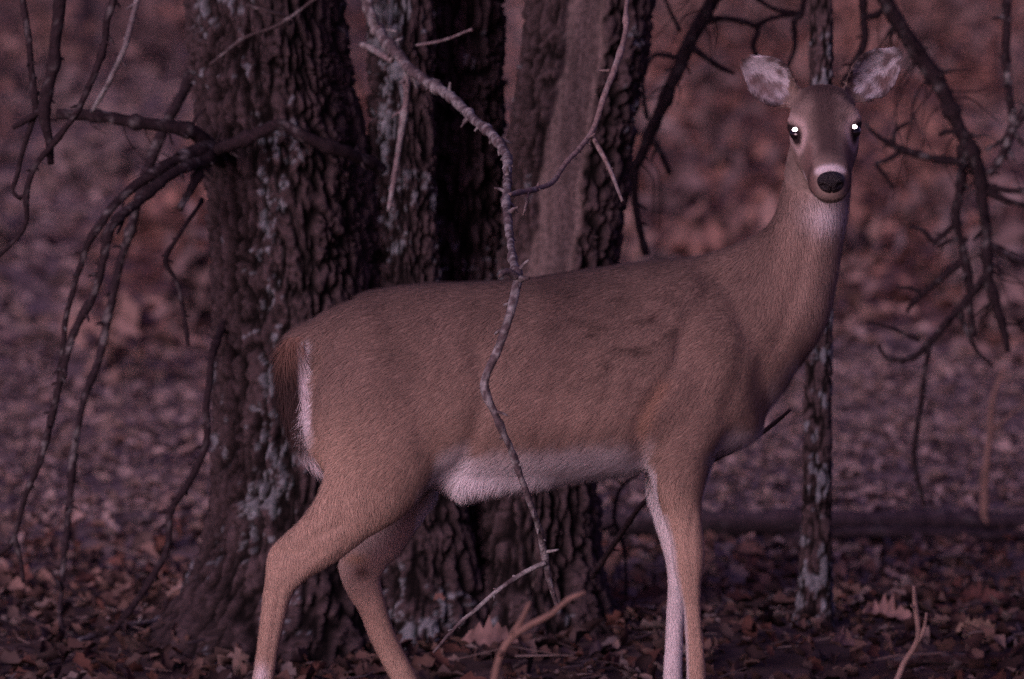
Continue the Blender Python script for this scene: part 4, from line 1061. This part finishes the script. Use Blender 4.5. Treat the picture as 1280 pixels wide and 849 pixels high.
tip = p0 + cb * lh[:, None] + n0 * (lh * lift * 0.9)[:, None]
p0 = p0 - n0 * 0.0006
Vf = np.stack([p0 - wd, p0 + wd, mid + wd * 0.8, mid - wd * 0.8, tip], 1).reshape(-1, 3)
bi = np.arange(NH)[:, None] * 5
vr_ = (RNG.uniform(0.82, 1.18, NH) * (0.86 + 0.28 * fbm(p0 * 70, 271, 2)))[:, None, None] * np.array([0.85, 0.85, 1.0, 1.0, 1.18])[None, :, None]
Cf = (hc[:, None, :] * vr_).reshape(-1, 3)
fur = obj("fur", mesh_from("fur", Vf, bi + np.array([[0, 1, 2, 3]]), bi + np.array([[3, 2, 4]]), Cf, smooth=False), M_FUR, deer)
fur["kind"] = "stuff"

# eyes, each with an added mirror disc for the eyeshine
def ball(name, c, r, m, parent, seg=24, ring=16, sq=(1, 1, 1)):
    V, Q = [], []
    for i in range(ring + 1):
        th = math.pi * i / ring
        for j in range(seg):
            ph = 2 * math.pi * j / seg
            V.append(np.array(c) + hf * (math.cos(th) * r * sq[0]) + hr * (math.sin(th) * math.cos(ph) * r * sq[2]) + hu * (math.sin(th) * math.sin(ph) * r * sq[1]))
    for i in range(ring):
        for j in range(seg):
            Q.append((i * seg + j, i * seg + (j + 1) % seg, (i + 1) * seg + (j + 1) % seg, (i + 1) * seg + j))
    return obj(name, mesh_from(name, V, Q), m, parent)
for sd, ep in ((-1, (993.5, 162)), (1, (1068, 158.5))):
    e = EYE[sd]
    eye = ball("eye", e, 0.0135, M_EYE, deer, sq=(1.0, 0.78, 1.0))
    # centre of the pupil as seen in the photograph, just proud of the eyeball
    tc_ = np.array([0, CAM_Y, CAM_H]) - e; tc_ /= np.linalg.norm(tc_)
    hv = tc_ + np.array(SUN_DIR); hv /= np.linalg.norm(hv)
    k0 = np.cross([0, 0, 1.0], hv); k0 /= np.linalg.norm(k0); k1 = np.cross(hv, k0)
    pc = at(ep[0], ep[1], e[1] - 0.0145)
    V = [pc]; T = []
    for ring_ in (1, 2, 3, 4):
        for j in range(20):
            ph = 2 * math.pi * j / 20; rr_ = ring_ / 4
            aa, bb = 0.0047 * rr_ * math.cos(ph), 0.0034 * rr_ * math.sin(ph)
            V.append(pc + k0 * aa + k1 * bb - hv * ((aa * aa + bb * bb) / (2 * 0.05)))
    for j in range(20): T.append((0, 1 + j, 1 + (j + 1) % 20))
    Q = [(1 + r * 20 + j, 1 + (r + 1) * 20 + j, 1 + (r + 1) * 20 + (j + 1) % 20, 1 + r * 20 + (j + 1) % 20) for r in range(3) for j in range(20)]
    sh = bpy.data.objects.new("eyeshine", mesh_from("eyeshine", V, Q, T)); COL.objects.link(sh)
    sh.data.materials.append(M_SHINE); sh.parent = eye

# nose pad with nostrils
ga = np.linspace(-1, 1, 41); V, Q = [], []
for b_ in ga:
    for a_ in ga:
        # square to disc
        x_, y_ = a_ * math.sqrt(1 - b_ * b_ / 2), b_ * math.sqrt(1 - a_ * a_ / 2)
        rho = min(1, math.hypot(x_, y_))
        hw = 0.0228 * (1 + 0.12 * y_) ; hh = 0.0205
        s = .170 + 0.019 * (1 - rho ** 2.4) ** 0.55 + 0.003 * y_ * (1 - rho)
        for sg in (-1, 1):
            dx, dy = (x_ - sg * 0.60), (y_ - 0.02 + 0.55 * abs(dx) if False else y_ - 0.02)
            s -= 0.006 * math.exp(-((dx / .24) ** 2 + ((dy + 0.35 * (sg * dx)) / .24) ** 2))
        s -= 0.0025 * math.exp(-(x_ / .06) ** 2) * (y_ < 0.1)
        V.append(head(s, .0 + y_ * hh, x_ * hw))
for j in range(40):
    for i in range(40):
        k = j * 41 + i; Q.append((k, k + 1, k + 42, k + 41))
obj("nose", mesh_from("nose", V, Q), M_NOSE, deer)

# cloven hooves
for (px_, Yh) in ((336, -.11), (556, .10), (886, -.084), (853, .075)):
    c0 = at(px_, 960, Yh); z0 = 0.0
    V, Q, Tt, off = [], [], [], 0
    for tside in (-1, 1):
        v, qd, t = loft(np.array([[c0[0] - .012, Yh + tside * .012, .048], [c0[0] - .002, Yh + tside * .013, .028], [c0[0] + .014, Yh + tside * .013, .009], [c0[0] + .030, Yh + tside * .010, .006]]),
                        np.array([.015, .019, .013, .005]), np.array([.010, .0125, .011, .004]), nr=14, sub=3)
        v[:, 2] = np.maximum(v[:, 2], 0.0005)
        V.append(v); Q.append(qd + off); Tt.append(t + off); off += len(v)
    obj("hoof", mesh_from("hoof", np.vstack(V), np.vstack(Q), np.vstack(Tt)), M_HOOF, deer)
